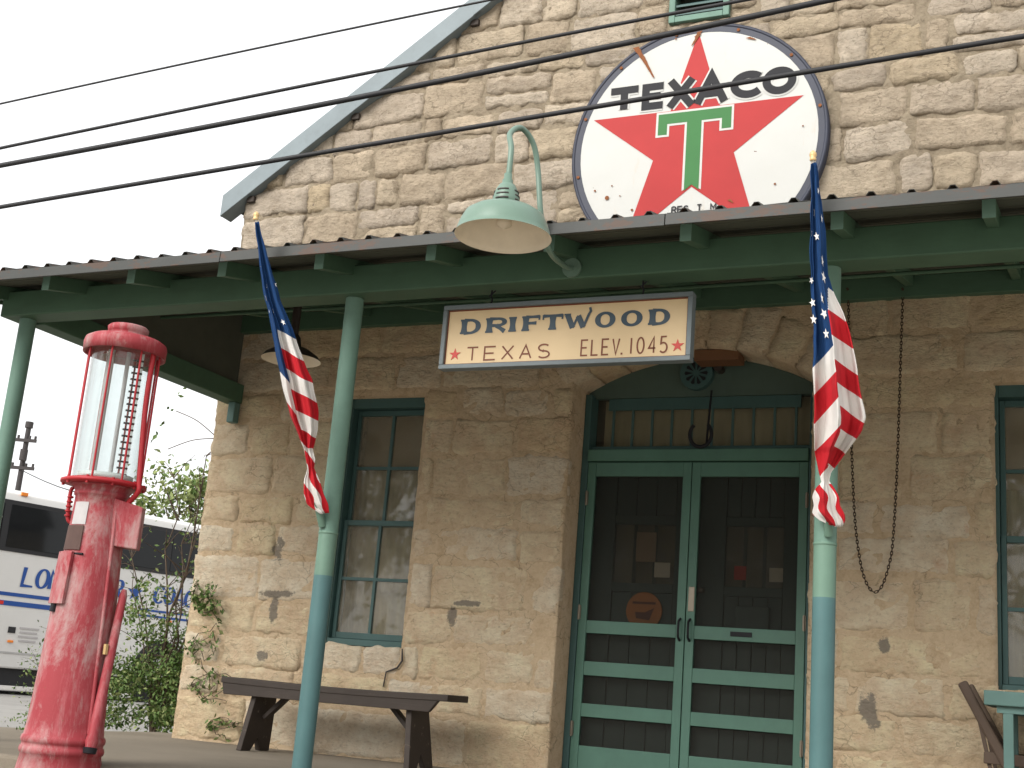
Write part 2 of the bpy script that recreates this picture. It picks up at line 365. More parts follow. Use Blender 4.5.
# --- stroke lettering: every glyph is a few polylines in a box of height 1
def arc(cx, cz, rx, rz, a0, a1, n=18): return [(cx+rx*math.cos(R_(a0+(a1-a0)*i/n)), cz+rz*math.sin(R_(a0+(a1-a0)*i/n))) for i in range(n+1)]
def glyph(ch, w):
    G = {
     'D': [[(0,0),(0,1)], [(0,1)]+arc(w*.42,.5,w*.58,.5,90,-90)+[(0,0)]],
     'R': [[(0,0),(0,1)], [(0,1)]+arc(w*.55,.74,w*.4,.26,90,-90)+[(0,.48)], [(w*.45,.48),(w,0)]],
     'I': [[(0,0),(0,1)]], '1': [[(0,0),(0,1)]],
     'F': [[(0,0),(0,1)], [(0,1),(w,1)], [(0,.52),(w*.8,.52)]],
     'T': [[(w/2,0),(w/2,1)], [(0,1),(w,1)]],
     'W': [[(0,1),(w*.27,0),(w*.52,.92),(w*.76,0),(w,1)]],
     'O': [arc(w/2,.5,w/2,.5,90,450,30)], '0': [arc(w/2,.5,w/2,.5,90,450,24)],
     'E': [[(w,1),(0,1),(0,0),(w,0)], [(0,.5),(w*.85,.5)]],
     'X': [[(0,1),(w,0)], [(0,0),(w,1)]],
     'A': [[(0,0),(w/2,1),(w,0)], [(w*.2,.34),(w*.8,.34)]],
     'S': [arc(w/2,.755,w*.46,.245,35,270,16)+arc(w/2,.255,w*.5,.255,90,-145,16)],
     'L': [[(0,1),(0,0),(w,0)]], 'V': [[(0,1),(w/2,0),(w,1)]],
     '.': [[(0,0),(0,.05)]], 'M': [[(0,0),(0,1),(w/2,.25),(w,1),(w,0)]], 'N': [[(0,0),(0,1),(w,0),(w,1)]],
     'C': [arc(w*.55,.5,w*.55,.5,42,318,24)], 'H': [[(0,0),(0,1)],[(w,0),(w,1)],[(0,.5),(w,.5)]],
     'G': [arc(w*.55,.5,w*.55,.5,42,340,24)+[(w,.45),(w*.6,.45)]],
     '4': [[(w*.75,0),(w*.75,1),(0,.3),(w,.3)]],
     '5': [[(w*.9,1),(w*.12,1),(w*.05,.56)]+arc(w*.42,.31,w*.55,.31,105,-140,16)],
    }
    return G[ch]
def ribbon(mb, pts, th, f, closed=False, flare=0.0, contrast=0.0):
    """flat stroke along pts (2D) mapped by f(u,v,layer) to 3D; contrast thins the flat strokes, flare widens the ends"""
    P = [Vector(p) for p in pts]; n = len(P); L = []; Rr = []
    tot = sum((P[i+1]-P[i]).length for i in range(n-1)) or 1; acc = 0
    for i in range(n):
        if i: acc += (P[i]-P[i-1]).length
        d0 = (P[i]-P[i-1]) if i else ((P[0]-P[-2]) if closed else (P[1]-P[0]))
        d1 = (P[i+1]-P[i]) if i < n-1 else ((P[1]-P[0]) if closed else (P[-1]-P[-2]))
        d0 = d0.normalized(); d1 = d1.normalized()
        nn = Vector((-d0.y-d1.y, d0.x+d1.x)); nn = nn.normalized() if nn.length > 1e-6 else Vector((-d1.y, d1.x))
        c = max(.45, nn.dot(Vector((-d1.y, d1.x))))
        dirn = (d0+d1).normalized() if (d0+d1).length > 1e-6 else d1
        t = th*(1-contrast*(abs(dirn.x)**2))
        if flare and not closed:
            e = min(acc, tot-acc)/th
            t *= 1+flare*max(0, 1-e/1.2)**1.5
        L.append(P[i]+nn*t/2/c); Rr.append(P[i]-nn*t/2/c)
    vs = [f(p.x, p.y) for p in L]+[f(p.x, p.y) for p in Rr]
    mb.add(vs, [(i+n, i+1+n, i+1, i) for i in range(n-1)])
def text(mb, s, x, z, h, w, th, gap, f, widths={}, **k):
    """f(u,v,layer)->3D.  returns the end x"""
    lay = 0
    for ch in s:
        if ch == ' ': x += w*.7; continue
        cw = widths.get(ch, {'I': .02, '1': .02, '.': .02, 'W': w*1.35, 'M': w*1.15}.get(ch, w))
        for st in glyph(ch, cw/h):
            cl = ch in 'O0'
            # densify so that flare shows on straight strokes
            pts = []
            for i in range(len(st)-1):
                m_ = 1 if len(st) > 12 else 6
                for j in range(m_):
                    q = j/m_; pts.append((st[i][0]*(1-q)+st[i+1][0]*q, st[i][1]*(1-q)+st[i+1][1]*q))
            pts.append(st[-1])
            if len(st) <= 12 and not k.get('flare'): pts = st
            pts = [(x+p[0]*h, z+p[1]*h) for p in pts]
            ribbon(mb, pts, th, (lambda u, v, l=lay: f(u, v, l)), cl, **k); lay = (lay+1) % 5
        x += cw+gap
    return x-gap

# ================================================================== SETTING
def sheet(name, x0, x1, y0, y1, z, mat, nx=1, ny=1, amp=0):
    mb = MB(); vs = []; fs = []
    for j in range(ny+1):
        for i in range(nx+1):
            x = x0+(x1-x0)*i/nx; y = y0+(y1-y0)*j/ny
            vs.append((x, y, z+amp*noise.noise((x*.7, y*.7, 0))))
    for j in range(ny):
        for i in range(nx): a = j*(nx+1)+i; fs.append((a, a+1, a+nx+2, a+nx+1))
    mb.add(vs, fs); o = mb.build(name, mat); o['kind'] = 'structure'; return o
sheet('ground', -600, 600, -600, 600, -0.13, 'gravel')
sheet('side_road', -22, -6.9, -60, 120, -0.124, 'asphalt')
mb = MB(); mb.box(-6.75, 2.2, -2.75, 0.55, -0.3, 0.0)
slab = mb.build('porch_floor', 'concrete', bevel=.02); slab['kind'] = 'structure'
# worn concrete apron from the porch round the corner to the pump
mb = MB(); mb.prism_xz([(0,0),(0,0.001),(.001,0)], 0, .001); mb = MB()
ap = [(-9.2,-5.6),(-6.0,-5.6),(2.2,-5.6),(2.2,-2.76),(-6.76,-2.76),(-6.76,2.2),(-7.7,2.0),(-8.9,.4),(-9.6,-2.4)]
mb.add([(x, y, -.112) for x, y in ap], [tuple(range(len(ap)))])
o = mb.build('apron', 'concrete'); o['kind'] = 'structure'

# ================================================================== STORE BUILDING
store = thing('stone_store', 'old limestone store building with steep gable and arched double doorway', 'building', (0, 0, 0))
XC, XL, XR = -2.38, -6.17, 1.41
TAN = 0.681
def rake(x): return 4.25+TAN*(3.79-abs(x-XC))         # wall top under the roof
W1 = (-4.98, -4.32, .765, 2.565); W2 = (-.455, .205, .745, 2.545); VENT = (-2.62, -2.175, 5.29, 5.86)
DX0, DX1, SPR, RISE = -3.17, -1.53, 2.62, .23
DC, DH = (DX0+DX1)/2, (DX1-DX0)/2
AR = (DH**2+RISE**2)/(2*RISE); AZ = SPR+RISE-AR
def arch_z(x): return AZ+math.sqrt(max(0, AR**2-(x-DC)**2))
def in_open(x, z, e=0.0):
    for a in (W1, W2, VENT):
        if a[0]-e < x < a[1]+e and a[2]-e < z < a[3]+e: return True
    return DX0-e < x < DX1+e and z < arch_z(x)+(.03 if z > SPR-.04 else 0)+e and z < SPR+RISE+.03+e
PORCH_Z = 3.15
def wall_sheet():
    xs = set(np.arange(XL, XR+.001, .035).round(4)); zs = set(np.arange(-.05, 6.8, .035).round(4))
    def snap(S, v):
        S = sorted(S); i = min(range(len(S)), key=lambda k: abs(S[k]-v)); S[i] = v; return set(S)
    for a in (W1, W2, VENT):
        for v in a[:2]: xs = snap(xs, v)
        for v in a[2:]: zs = snap(zs, v)
    xs = sorted(snap(snap(xs, DX0), DX1)); zs = sorted(zs)
    idx = {}; vs = []; fs = []; mi = []
    def vid(i, j):
        if (i, j) not in idx:
            x, z = xs[i], zs[j]; z2 = min(z, rake(x))
            low = z2 < PORCH_Z
            n1 = noise.noise((x*4.3, z2*4.3, 1.7)); n2 = noise.noise((x*13, z2*17, 5.1)); n3 = noise.noise((x*31, z2*31, 9.0))
            y = -(.006*n1+.008*n2+.004*n3) + (-.0065 if low else .003) - (.004*n3 if low else .010*n2+.008*n3)
            idx[i, j] = len(vs); vs.append((x, y, z2))
        return idx[i, j]
    for j in range(len(zs)-1):
        for i in range(len(xs)-1):
            cx = (xs[i]+xs[i+1])/2; cz = (zs[j]+zs[j+1])/2
            if zs[j] >= min(rake(xs[i]), rake(xs[i+1])) or in_open(cx, cz): continue
            fs.append((vid(i, j), vid(i+1, j), vid(i+1, j+1), vid(i, j+1))); mi.append(1 if cz < PORCH_Z else 0)
    edges = {}
    for f in fs:
        for a, b in zip(f, f[1:]+f[:1]): edges[(a, b)] = 1
    bd = [e for e in edges if (e[1], e[0]) not in edges]
    back = {}
    for a, b in bd:
        for q in (a, b):
            if q not in back: back[q] = len(vs); x, y, z = vs[q]; vs.append((x, .48, z))
        fs.append((b, a, back[a], back[b])); mi.append(1 if vs[a][2] < PORCH_Z else 0)
    m_ = MB(); m_.v = vs; m_.f = fs; m_.mi = mi; m_.sm = [True]*len(fs)
    return m_.build('wall', ['mortar_gable', 'mortar_low'], store)
wall = wall_sheet()
# side and back walls, plain lime plaster with the same mortar
mb = MB()
mb.box(XL, XL+.45, .481, 11, -.3, 4.13); mb.box(XR-.45, XR, .481, 11, -.3, 4.13)
mb.prism_xz([(XL, -.3), (XR, -.3), (XR, 4.13), (XC, rake(XC)-.02), (XL, 4.13)], 11.0, 11.45)
mb.build('side_wall', 'mortar_gable', store)
mb = MB(); mb.box(XL+.46, XR-.46, .56, 10.99, -.06, -.02); mb.build('interior_floor', 'room', store)
mb = MB(); mb.box(XL+.46, XR-.46, .6, 10.99, 3.3, 3.34); mb.build('interior_ceiling', 'room', store)
mb = MB(); mb.box(XL+.46, XR-.46, 5.0, 5.1, 0, 3.3); mb.build('partition', 'room', store)

# --- stones
rng = random.Random(11)
def make_stone(x0, x1, z0, z1, p, low, seed):
    nx = max(5, int((x1-x0)/.028)); nz = max(5, int((z1-z0)/.026)); vs = []; fs = []
    wx, wz = x1-x0, z1-z0; cr = min(rng.uniform(.012, .04), wz*.2)
    tilt = rng.uniform(-.012, .012); tx = rng.uniform(-.02, .02)
    sk = [rng.uniform(-.012, .012) for _ in range(4)]
    for j in range(nz+1):
        for i in range(nx+1):
            u, v = i/nx, j/nz
            x = x0+wx*u; z = z0+wz*v
            e = min(u*wx, (1-u)*wx, v*wz, (1-v)*wz)
            # wobbling outline with knocked-off corners
            k = max(0, 1-e/.05)
            x += k*(.020*noise.noise((x*9, z*9, seed))+.017*noise.noise((x*27, z*27, seed))); z += k*(.020*noise.noise((x*8+7, z*9, seed+3))+.017*noise.noise((x*25+7, z*27, seed+3)))
            z += (sk[0]*(1-u)+sk[1]*u)*(1-v)+(sk[2]*(1-u)+sk[3]*u)*v
            du = min(u, 1-u)*wx; dv = min(v, 1-v)*wz
            if du < cr and dv < cr:
                a, b = 1-du/cr, 1-dv/cr; r_ = math.hypot(a, b)
                if r_ > 1:
                    q = (1-1/r_)*cr*.9
                    x += q*a*(1 if u < .5 else -1); z += q*b*(1 if v < .5 else -1)
            if not low: z += .030*noise.noise((x*1.1, z*.9, 3.3))*min(1, max(0, (z-3.2)/.3))
            z = min(z, rake(x)-.010)
            prof = 1-max(0, 1-e/(.013 if not low else .020))**2
            y = -p*prof*(1+.25*noise.noise((x*5, z*5, seed)))
            y -= prof*(.011*noise.noise((x*11, z*15, seed+9))+.006*noise.noise((x*27, z*34, seed+5))+abs(.010*noise.noise((x*17, z*24, seed+1)))+.005*noise.noise((x*52, z*60, seed)))*(1.0 if not low else .8)
            y += tilt*(v-.5)+tx*(u-.5)
            vs.append((x, min(y, .02), z))
    for j in range(nz):
        for i in range(nx): a = j*(nx+1)+i; fs.append((a, a+1, a+nx+2, a+nx+1))
    ring = [i for i in range(nx+1)]+[(j+1)*(nx+1)-1+0 for j in range(1, nz+1)]+[nz*(nx+1)+i for i in range(nx-1, -1, -1)]+[j*(nx+1) for j in range(nz-1, 0, -1)]
    b = len(vs)
    for q in ring: x, y, z = vs[q]; vs.append((x, .045, z))
    n = len(ring)
    for i in range(n): fs.append((ring[(i+1) % n], ring[i], b+i, b+(i+1) % n))
    return vs, fs
cells = []
def free_cells(x0, x1, z0, z1):
    """clip a cell against the openings; the pieces that stay"""
    out = [(x0, x1, z0, z1)]
    for o in (W1, W2, VENT, (DX0, DX1, -1, SPR), (DX0-.16, DX1+.16, SPR-.02, SPR+RISE+.33)):
        nxt = []
        for a, b, c, d in out:
            if b <= o[0] or a >= o[1] or d <= o[2] or c >= o[3]: nxt.append((a, b, c, d)); continue
            cand = []
            if a < o[0]: cand.append((a, o[0], c, d))
            if b > o[1]: cand.append((o[1], b, c, d))
            if c < o[2]: cand.append((max(a, o[0]), min(b, o[1]), c, o[2]))
            if d > o[3]: cand.append((max(a, o[0]), min(b, o[1]), o[3], d))
            nxt += cand
        out = nxt
    return [q for q in out if q[1]-q[0] > .09 and q[3]-q[2] > .07]
z = 0.0
while z < 6.7:
    low = z < PORCH_Z-.05
    h = rng.choice([.24, .27, .30, .33, .22]) if low else rng.choice([.15, .19, .22, .25, .28, .13])
    if low and z+h > PORCH_Z-.12: h = max(.12, PORCH_Z-z)
    x = XL-.0+rng.uniform(-.02, 0)
    first = True
    while x < XR:
        L = rng.uniform(.34, .85) if low else rng.choice([rng.uniform(.16, .3), rng.uniform(.3, .62), rng.uniform(.3, .62)])
        if first: L = rng.choice([.35, .62]); first = False
        if h < .17: L *= .85
        x1 = min(x+L, XR)
        if XR-x1 < .18: x1 = XR
        split = (not low) and h > .23 and rng.random() < .22
        parts = [(x, x1, z, z+h)]
        if split:
            q = z+h*rng.uniform(.4, .6); parts = [(x, x1, z, q), (x, x1, q, z+h)]
        for pr in parts:
            for c in free_cells(*pr):
                cx = (c[0]+c[1])/2
                if c[2] > max(rake(c[0]), rake(c[1]))-.10: continue
                cells.append((c, low))
        x = x1
    z += h
stones = []
for k, (c, low) in enumerate(cells):
    g = .005 if low else rng.uniform(.005, .013)
    p = rng.uniform(.009, .019) if low else rng.uniform(.006, .026)
    vs, fs = make_stone(c[0]+g, c[1]-g, c[2]+g, c[3]-g, p, low, k*1.37)
    stones.append((vs, fs, low))
# voussoirs of the door arch
a_half = math.asin(DH/AR); NV = 9; ang = [(-a_half*1.08)+(2.16*a_half)*i/NV for i in range(NV+1)]
for i in range(NV):
    vs = []; fs = []; nu, nv = 5, 7; pr = rng.uniform(.012, .020)
    for j in range(nv+1):
        for q in range(nu+1):
            u = .022+.956*q/nu; v = j/nv
            t = ang[i]+(ang[i+1]-ang[i])*u; r = AR+(.30+.03*math.sin(i*2.3))*v+.004
            x = DC+r*math.sin(t); zz = AZ+r*math.cos(t)
            e = min(min(q, nu-q)/nu*.2, min(j, nv-j)/nv*.3)
            prof = 1-max(0, 1-e/.04)**2
            vs.append((x+.008*noise.noise((x*9, zz*9, i)), -pr*prof-.012*prof*noise.noise((x*11, zz*13, i*3.1))-.004, zz))
    for j in range(nv):
        for q in range(nu): a = j*(nu+1)+q; fs.append((a, a+1, a+nu+2, a+nu+1))
    ring = list(range(nu+1))+[(j+1)*(nu+1)-1 for j in range(1, nv+1)]+[nv*(nu+1)+q for q in range(nu-1, -1, -1)]+[j*(nu+1) for j in range(nv-1, 0, -1)]
    b = len(vs); vs += [(vs[q][0], .30, vs[q][2]) for q in ring]; n = len(ring)
    for q in range(n): fs.append((ring[(q+1) % n], ring[q], b+q, b+(q+1) % n))
    stones.append((vs, fs, True))
def shown(vs):
    P = [proj(v) for v in (vs[0], vs[len(vs)//3], vs[len(vs)//2])]
    c = np.mean(np.array(vs), axis=0); px = proj(c)
    if not (-10 < px[0] < 1034 and -10 < px[1] < 778): return 0
    A = np.array(vs); ex = (A[:, 0].max()-A[:, 0].min())*(A[:, 2].max()-A[:, 2].min())
    return ex/px[2]**2
order = sorted(range(len(stones)), key=lambda i: -shown(stones[i][0]))
rest = MB()
for rank, i in enumerate(order):
    vs, fs, low = stones[i]
    if rank < 298 and shown(vs) > 0:
        c = np.mean(np.array(vs), axis=0); q = MB(); q.add(vs, fs, True)
        q.build('stone', 'stone_low' if low else 'stone_gable', wall, loc=tuple(c))
    else:
        rest.cur = 1 if low else 0; rest.add(vs, fs, True)
if rest.v: tag(rest.build('stonework', ['stone_gable', 'stone_low'], wall), kind='stuff')
q = MB(); cr = [PY(x, y, 0) for x, y in [(404,649),(404,661),(399,668),(388,672),(385,687)]]
q.tube([(p[0], -.026, p[2]) for p in cr], [.005,.008,.007,.006,.004], 5); q.build('crack', 'dark_bronze', wall)

# --- roof
def roof():
    y0, y1 = -.06, 11.6; th = .05
    for s in (-1, 1):
        q = MB(); xe = XC+s*3.97; ze = rake(XC+s*3.79)-TAN*.18+.10; zr = rake(XC)+.10
        q.hexa([(XC, y0, zr), (xe, y0, ze), (xe, y1, ze), (XC, y1, zr)], [(XC, y0, zr+th), (xe, y0, ze+th), (xe, y1, ze+th), (XC, y1, zr+th)])
        r_ = q.build('roof', 'roof_metal', store)
        # metal-wrapped barge board along the gable, in two lengths that overlap
        for a, b, dy in ((0, .56, 0), (.545, 1.0, -.006)):
            q = MB(); xa, xb = xe+(XC-xe)*a, xe+(XC-xe)*b; za, zb = ze+(zr-ze)*a, ze+(zr-ze)*b
            dn = .125; up = .06+.004*(dy < 0)
            q.hexa([(xa, y0-.03+dy, za-dn), (xb, y0-.03+dy, zb-dn), (xb, y0-.001, zb-dn), (xa, y0-.001, za-dn)],
                   [(xa, y0-.03+dy, za+up), (xb, y0-.03+dy, zb+up), (xb, y0-.001, zb+up), (xa, y0-.001, za+up)])
            q.build('barge_board', 'barge_metal', r_, bevel=.004)
        q = MB(); q.hexa([(XC, y0+.001, zr-.120), (xe, y0+.001, ze-.120), (xe, .06, ze-.120), (XC, .06, zr-.120)], [(XC, y0+.001, zr-.10), (xe, y0+.001, ze-.10), (xe, .06, ze-.10), (XC, .06, zr-.10)])
        q.build('soffit_board', 'barge_metal', r_)
        for a in (.03, .26, .51, .76):
            xa, za = xe+(XC-xe)*a, ze+(zr-ze)*a; xa -= s*.13; za += TAN*.13
            q = MB(); q.box(xa-.035, xa+.035, -.05, .05, za-.175, za-.122); q.build('purlin', 'dark_wood', r_, bevel=.006)
roof()
# --- louvred vent
q = MB(); a = VENT
for b in ((a[0], a[0]+.045, a[2], a[3]), (a[1]-.045, a[1], a[2], a[3]), (a[0]+.046, a[1]-.046, a[2], a[2]+.045), (a[0]+.046, a[1]-.046, a[3]-.045, a[3])): q.box(b[0], b[1], -.035, .10, b[2], b[3])
vent = q.build('vent', 'tail_green', store, bevel=.004)
zz = a[2]+.06
while zz < a[3]-.08:
    q = MB(); q.hexa([(a[0]+.047, -.02, zz), (a[1]-.047, -.02, zz), (a[1]-.047, .06, zz+.06), (a[0]+.047, .06, zz+.06)], [(a[0]+.047, -.02, zz+.016), (a[1]-.047, -.02, zz+.016), (a[1]-.047, .06, zz+.076), (a[0]+.047, .06, zz+.076)])
    q.build('slat', 'frame_teal', vent); zz += .066
q = MB(); q.box(a[0]+.02, a[1]-.02, .12, .14, a[2]+.02, a[3]-.02); q.build('backing', 'soffit', vent)

# --- windows
def window(a, kind):
    x0, x1, z0, z1 = a; x0 -= .012; x1 += .012; z0 -= .012; z1 += .012
    yf = .085; fw = .032
    q = MB()
    q.box(x0, x0+fw, yf-.03, yf+.14, z0, z1); q.box(x1-fw, x1, yf-.03, yf+.14, z0, z1)
    q.box(x0+fw+.001, x1-fw-.001, yf-.03, yf+.14, z1-.085, z1); q.box(x0+fw+.001, x1-fw-.001, yf-.05, yf+.14, z0, z0+.045)
    w_ = q.build('window', 'frame_teal', store, bevel=.004)
    zm = (z0+z1)/2-.03; ix0, ix1 = x0+fw+.003, x1-fw-.003
    for (s0, s1, ys) in ((zm-.022, z1-.088, yf+.045), (z0+.048, zm+.022, yf+.008)):
        q = MB(); sw = .03
        q.box(ix0, ix0+sw, ys, ys+.034, s0, s1); q.box(ix1-sw, ix1, ys, ys+.034, s0, s1)
        q.box(ix0+sw+.001, ix1-sw-.001, ys, ys+.034, s1-.04, s1); q.box(ix0+sw+.001, ix1-sw-.001, ys, ys+.034, s0, s0+.045)
        q.build('sash', 'frame_teal', w_, bevel=.003)
        xm = (ix0+ix1)/2; zc = (s0+s1)/2
        q = MB(); q.box(xm-.011, xm+.011, ys+.002, ys+.03, s0+.046, s1-.041); q.build('muntin', 'frame_teal', w_)
        for (u0, u1) in ((ix0+sw+.001, xm-.0115), (xm+.0115, ix1-sw-.001)):
            q = MB(); q.box(u0, u1, ys+.002, ys+.03, zc-.011, zc+.011); q.build('muntin', 'frame_teal', w_)
            for (v0, v1) in ((s0+.046, zc-.012), (zc+.012, s1-.041)):
                q = MB(); tl = .0016*rng.uniform(-1, 1); q.hexa([(u0, ys+.016+tl, v0), (u1, ys+.016-tl, v0), (u1, ys+.02-tl, v0), (u0, ys+.02+tl, v0)], [(u0, ys+.016-tl, v1), (u1, ys+.016+tl, v1), (u1, ys+.02+tl, v1), (u0, ys+.02-tl, v1)])
                q.build('pane', 'pane', w_)
    # roller shade pulled part way and a curtain below
    q = MB(); q.box(x0+.05, x1-.05, .25, .254, z1-(.52 if kind == 1 else .62), z1-.02); q.build('roller_shade', 'shade', w_)
    q = MB(); n = 40; vs = []; fs = []
    for i in range(n+1):
        x = x0+.03+(x1-x0-.06)*i/n; y = .30+.016*math.sin(i*1.3)+.01*math.sin(i*.47)
        vs += [(x, y, z0), (x, y, z1-.1)]
    for i in range(n): fs.append((2*i, 2*i+2, 2*i+3, 2*i+1))
    q.add(vs, fs, True); q.build('curtain', 'curtain', w_)
    return w_
window(W1, 1); win2 = window(W2, 2)
q = MB(); q.box(-.27, -.15, .22, .225, .80, 1.55); q.build('red_cloth', 'paper_red', win2)

# --- doorway
Yd = .28
def doorway():
    q = MB(); q.box(DX0+.02, DX1-.02, Yd+.10, Yd+.118, 2.113, 2.2); fr = q.build('door_frame', 'frame_teal', store, bevel=.004)
    for x0, x1 in ((DX0+.002, DX0+.050), (DX1-.062, DX1-.002)): q = MB(); q.box(x0, x1, Yd-.05, Yd+.095, .002, 2.60); q.build('jamb', 'frame_teal', fr, bevel=.005)
    q = MB(); q.box(DX0+.051, DX1-.063, Yd-.07, Yd+.10, 2.118, 2.20); q.build('transom_bar', 'door_green', fr, bevel=.005)
    q = MB(); q.box(DX0+.051, DX1-.063, Yd-.0, Yd+.10, 2.202, 2.235); q.build('transom_sill', 'frame_teal', fr, bevel=.004)
    q = MB()
    pts = [(DX0-.05+(DX1-DX0+.1)*i/16, 0) for i in range(17)]
    pts = [(x, arch_z(x)+.03) for x, _ in pts]
    q.prism_xz([(DX0-.05, 2.585), (DX1+.05, 2.585)]+pts[::-1], Yd+.02, Yd+.07); q.build('lunette_board', 'inner_door', fr)
    q = MB(); q.box(DX0+.051, DX1-.063, Yd+.075, Yd+.079, 2.236, 2.60); q.build('pane', 'door_pane', fr)
    q = MB(); n = 60; vs = []; fs = []
    for i in range(n+1):
        x = DX0+.08+(DX1-DX0-.15)*i/n; vs += [(x, Yd+.16+.012*math.sin(i*1.1), 2.2), (x, Yd+.16+.012*math.sin(i*1.1), 2.6)]
    for i in range(n): fs.append((2*i, 2*i+2, 2*i+3, 2*i+1))
    q.add(vs, fs, True); q.build('curtain', 'curtain', fr)
    for i in range(10):
        x = DX0+.19+i*(DX1-DX0-.36)/9
        q = MB(); q.box(x-.008, x+.008, Yd+.03, Yd+.046, 2.238, 2.583); q.build('bar', 'frame_teal', fr)
    q = MB(); q.box(DX0+.15, DX1-.14, Yd+.031, Yd+.05, 2.50, 2.583); q.build('top_rail', 'frame_teal', fr)
    q = MB(); q.box(DX0, DX1, Yd-.2, Yd+.3, .001, .018); q.build('threshold', 'brown_wood', fr)
    # screen doors
    xm = -2.372
    for side, x0, x1 in ((0, DX0+.053, xm-.003), (1, xm+.003, DX1-.066)):
        q = MB(); sw = .058; y0, y1 = Yd-.045, Yd-.012; zb, zt = .022, 2.112
        q.box(x0, x0+sw, y0, y1, zb, zt); q.box(x1-sw, x1, y0, y1, zb, zt)
        d_ = q.build('screen_door', 'door_green', store, bevel=.003)
        for a, b in ((2.015, zt), (.945, 1.03), (.668, .76), (.40, .486), (zb, .215)):
            q = MB(); q.box(x0+sw+.0005, x1-sw-.0005, y0+.0015, y1-.0015, a, b); q.build('rail', 'door_green', d_, bevel=.003)
        for a, b in ((1.03, 2.015), (.76, .945), (.486, .668), (.215, .40)):
            q = MB(); q.box(x0+sw, x1-sw, y0+.018, y0+.019, a, b); q.build('screen', 'screen', d_)
        hx = x0-.004 if side == 0 else x1-.014
        for hz in (.32, 1.08, 1.86):
            q = MB(); q.box(hx, hx+.02, y0-.012, y0-.001, hz-.045, hz+.045); q.tube([(hx+.01, y0-.014, hz-.05), (hx+.01, y0-.014, hz+.05)], .007, 8); q.build('hinge', 'brass', d_)
        hx = x1-.03 if side == 0 else x0+.03
        q = MB(); q.tube([(hx, y0, .93), (hx, y0-.04, .95), (hx, y0-.045, 1.0), (hx, y0-.04, 1.05), (hx, y0, 1.07)], .008, 8); q.build('handle', 'black_paint', d_)
        if side == 1:
            q = MB(); q.box(x0+.012, x0+.052, y0-.005, y0-.0005, 1.12, 1.28); q.build('push_plate', 'brass', d_, bevel=.002)
            q = MB(); q.box(-2.07, -1.93, y0-.006, y0, .975, 1.005); q.build('mail_slot', 'black_paint', d_, bevel=.002)
    # inner plank doors
    for side, x0, x1 in ((0, DX0+.051, xm-.002), (1, xm+.002, DX1-.063)):
        y0 = Yd+.05
        q = MB(); g0, g1 = (x0+.19, x1-.12) if side == 0 else (x0+.22, x1-.17)
        q.box(x0, g0, y0, y0+.04, .02, 2.11); q.box(g1, x1, y0, y0+.04, .02, 2.11)
        q.box(g0+.001, g1-.001, y0+.001, y0+.04, 1.24, 1.30); q.box(g0+.001, g1-.001, y0+.001, y0+.04, 1.70, 1.76)
        d_ = q.build('inner_door', 'inner_door', store, bevel=.003)
        n = 3 if side == 0 else 4
        for k in range(n):
            a = g0+.002+(g1-g0-.004)*k/n; b = g0+.002+(g1-g0-.004)*(k+1)/n
            q = MB(); q.box(a+.003, b-.003, y0+.012, y0+.038, .022, 1.238); q.box(a+.003, b-.003, y0+.012, y0+.038, 1.762, 2.108)
            q.build('plank', 'inner_door', d_, bevel=.004)
        q = MB(); q.box(g0, g1, y0+.018, y0+.022, 1.301, 1.699); q.build('pane', 'door_pane', d_)
        for k in (1, 2):
            a = g0+(g1-g0)*k/3; q = MB(); q.box(a-.011, a+.011, y0+.023, y0+.036, 1.301, 1.699); q.build('muntin', 'inner_door', d_)
        q = MB(); q.box(g0-.02, g1+.02, y0+.10, y0+.104, 1.28, 1.72); q.build('door_curtain', 'curtain', d_)
        if side == 1: q = MB(); q.tube([(x0+.075, y0, 1.27), (x0+.075, y0-.03, 1.27)], .012, 10); q.lathe([(.0, .03), (.02, .026), (.027, .012), (.02, -.004), (.0, -.006)], (x0+.075, y0-.03, 1.255), 12); q.build('knob', 'brass', d_)
doorway()
# things fixed in the doorway
_a = PY(697, 357, .12); _b = PY(741, 357, .12); o = MB(); o.box(_a[0], _b[0], .05, .22, _a[2]-.045, _a[2]+.03); o = o.build('wooden_plank', 'brown_wood', bevel=.004); tag(o, 'reddish brown plank wedged under the right half of the stone arch', 'plank')
def arch_alarm():
    c = PY(695, 372, Yd-.06); t = thing('alarm_bell', 'round metal bell with dark petal slots above the transom', 'bell', (c[0], Yd+.02, c[2]))
    q = MB(); q.tube([(0, 0, 0), (0, -.05, 0)], .115, 24); q.build('housing', 'frame_teal', t, bevel=.006)
    for k in range(10):
        a = k*math.pi/5; q = MB(); pts = [(.022*math.cos(a), .022*math.sin(a)), (.075*math.cos(a-.18), .075*math.sin(a-.18)), (.082*math.cos(a), .082*math.sin(a)), (.075*math.cos(a+.18), .075*math.sin(a+.18))]
        q.prism_xz(pts, -.056, -.045); q.build('slot', 'black_paint', t)
    q = MB(); q.tube([(.16, 0, .03), (.16, -.09, .03)], .03, 12); q.build('lamp_stub', 'dark_bronze', t)
arch_alarm()
c = PY(700, 434, Yd-.1); q = MB()
q.tube([(c[0]+.075*math.cos(R_(a)), Yd-.085, c[2]+.085*math.sin(R_(a))) for a in range(130, 411, 14)], .013, 8)
q.tube([(c[0]+.04, Yd-.075, c[2]-.06), (c[0]+.045, Yd-.02, c[2]+.32)], .008, 6)
tag(q.build('horseshoe', 'black_paint'), 'dark iron horseshoe hanging in front of the barred transom', 'horseshoe')
c = PY(644, 611, Yd+.04); q = MB(); q.tube([(c[0], Yd+.035, c[2]), (c[0], Yd+.047, c[2])], .125, 32)
sgn = q.build('round_notice', 'orange_sign'); tag(sgn, 'round orange notice hung behind the left screen door', 'notice')
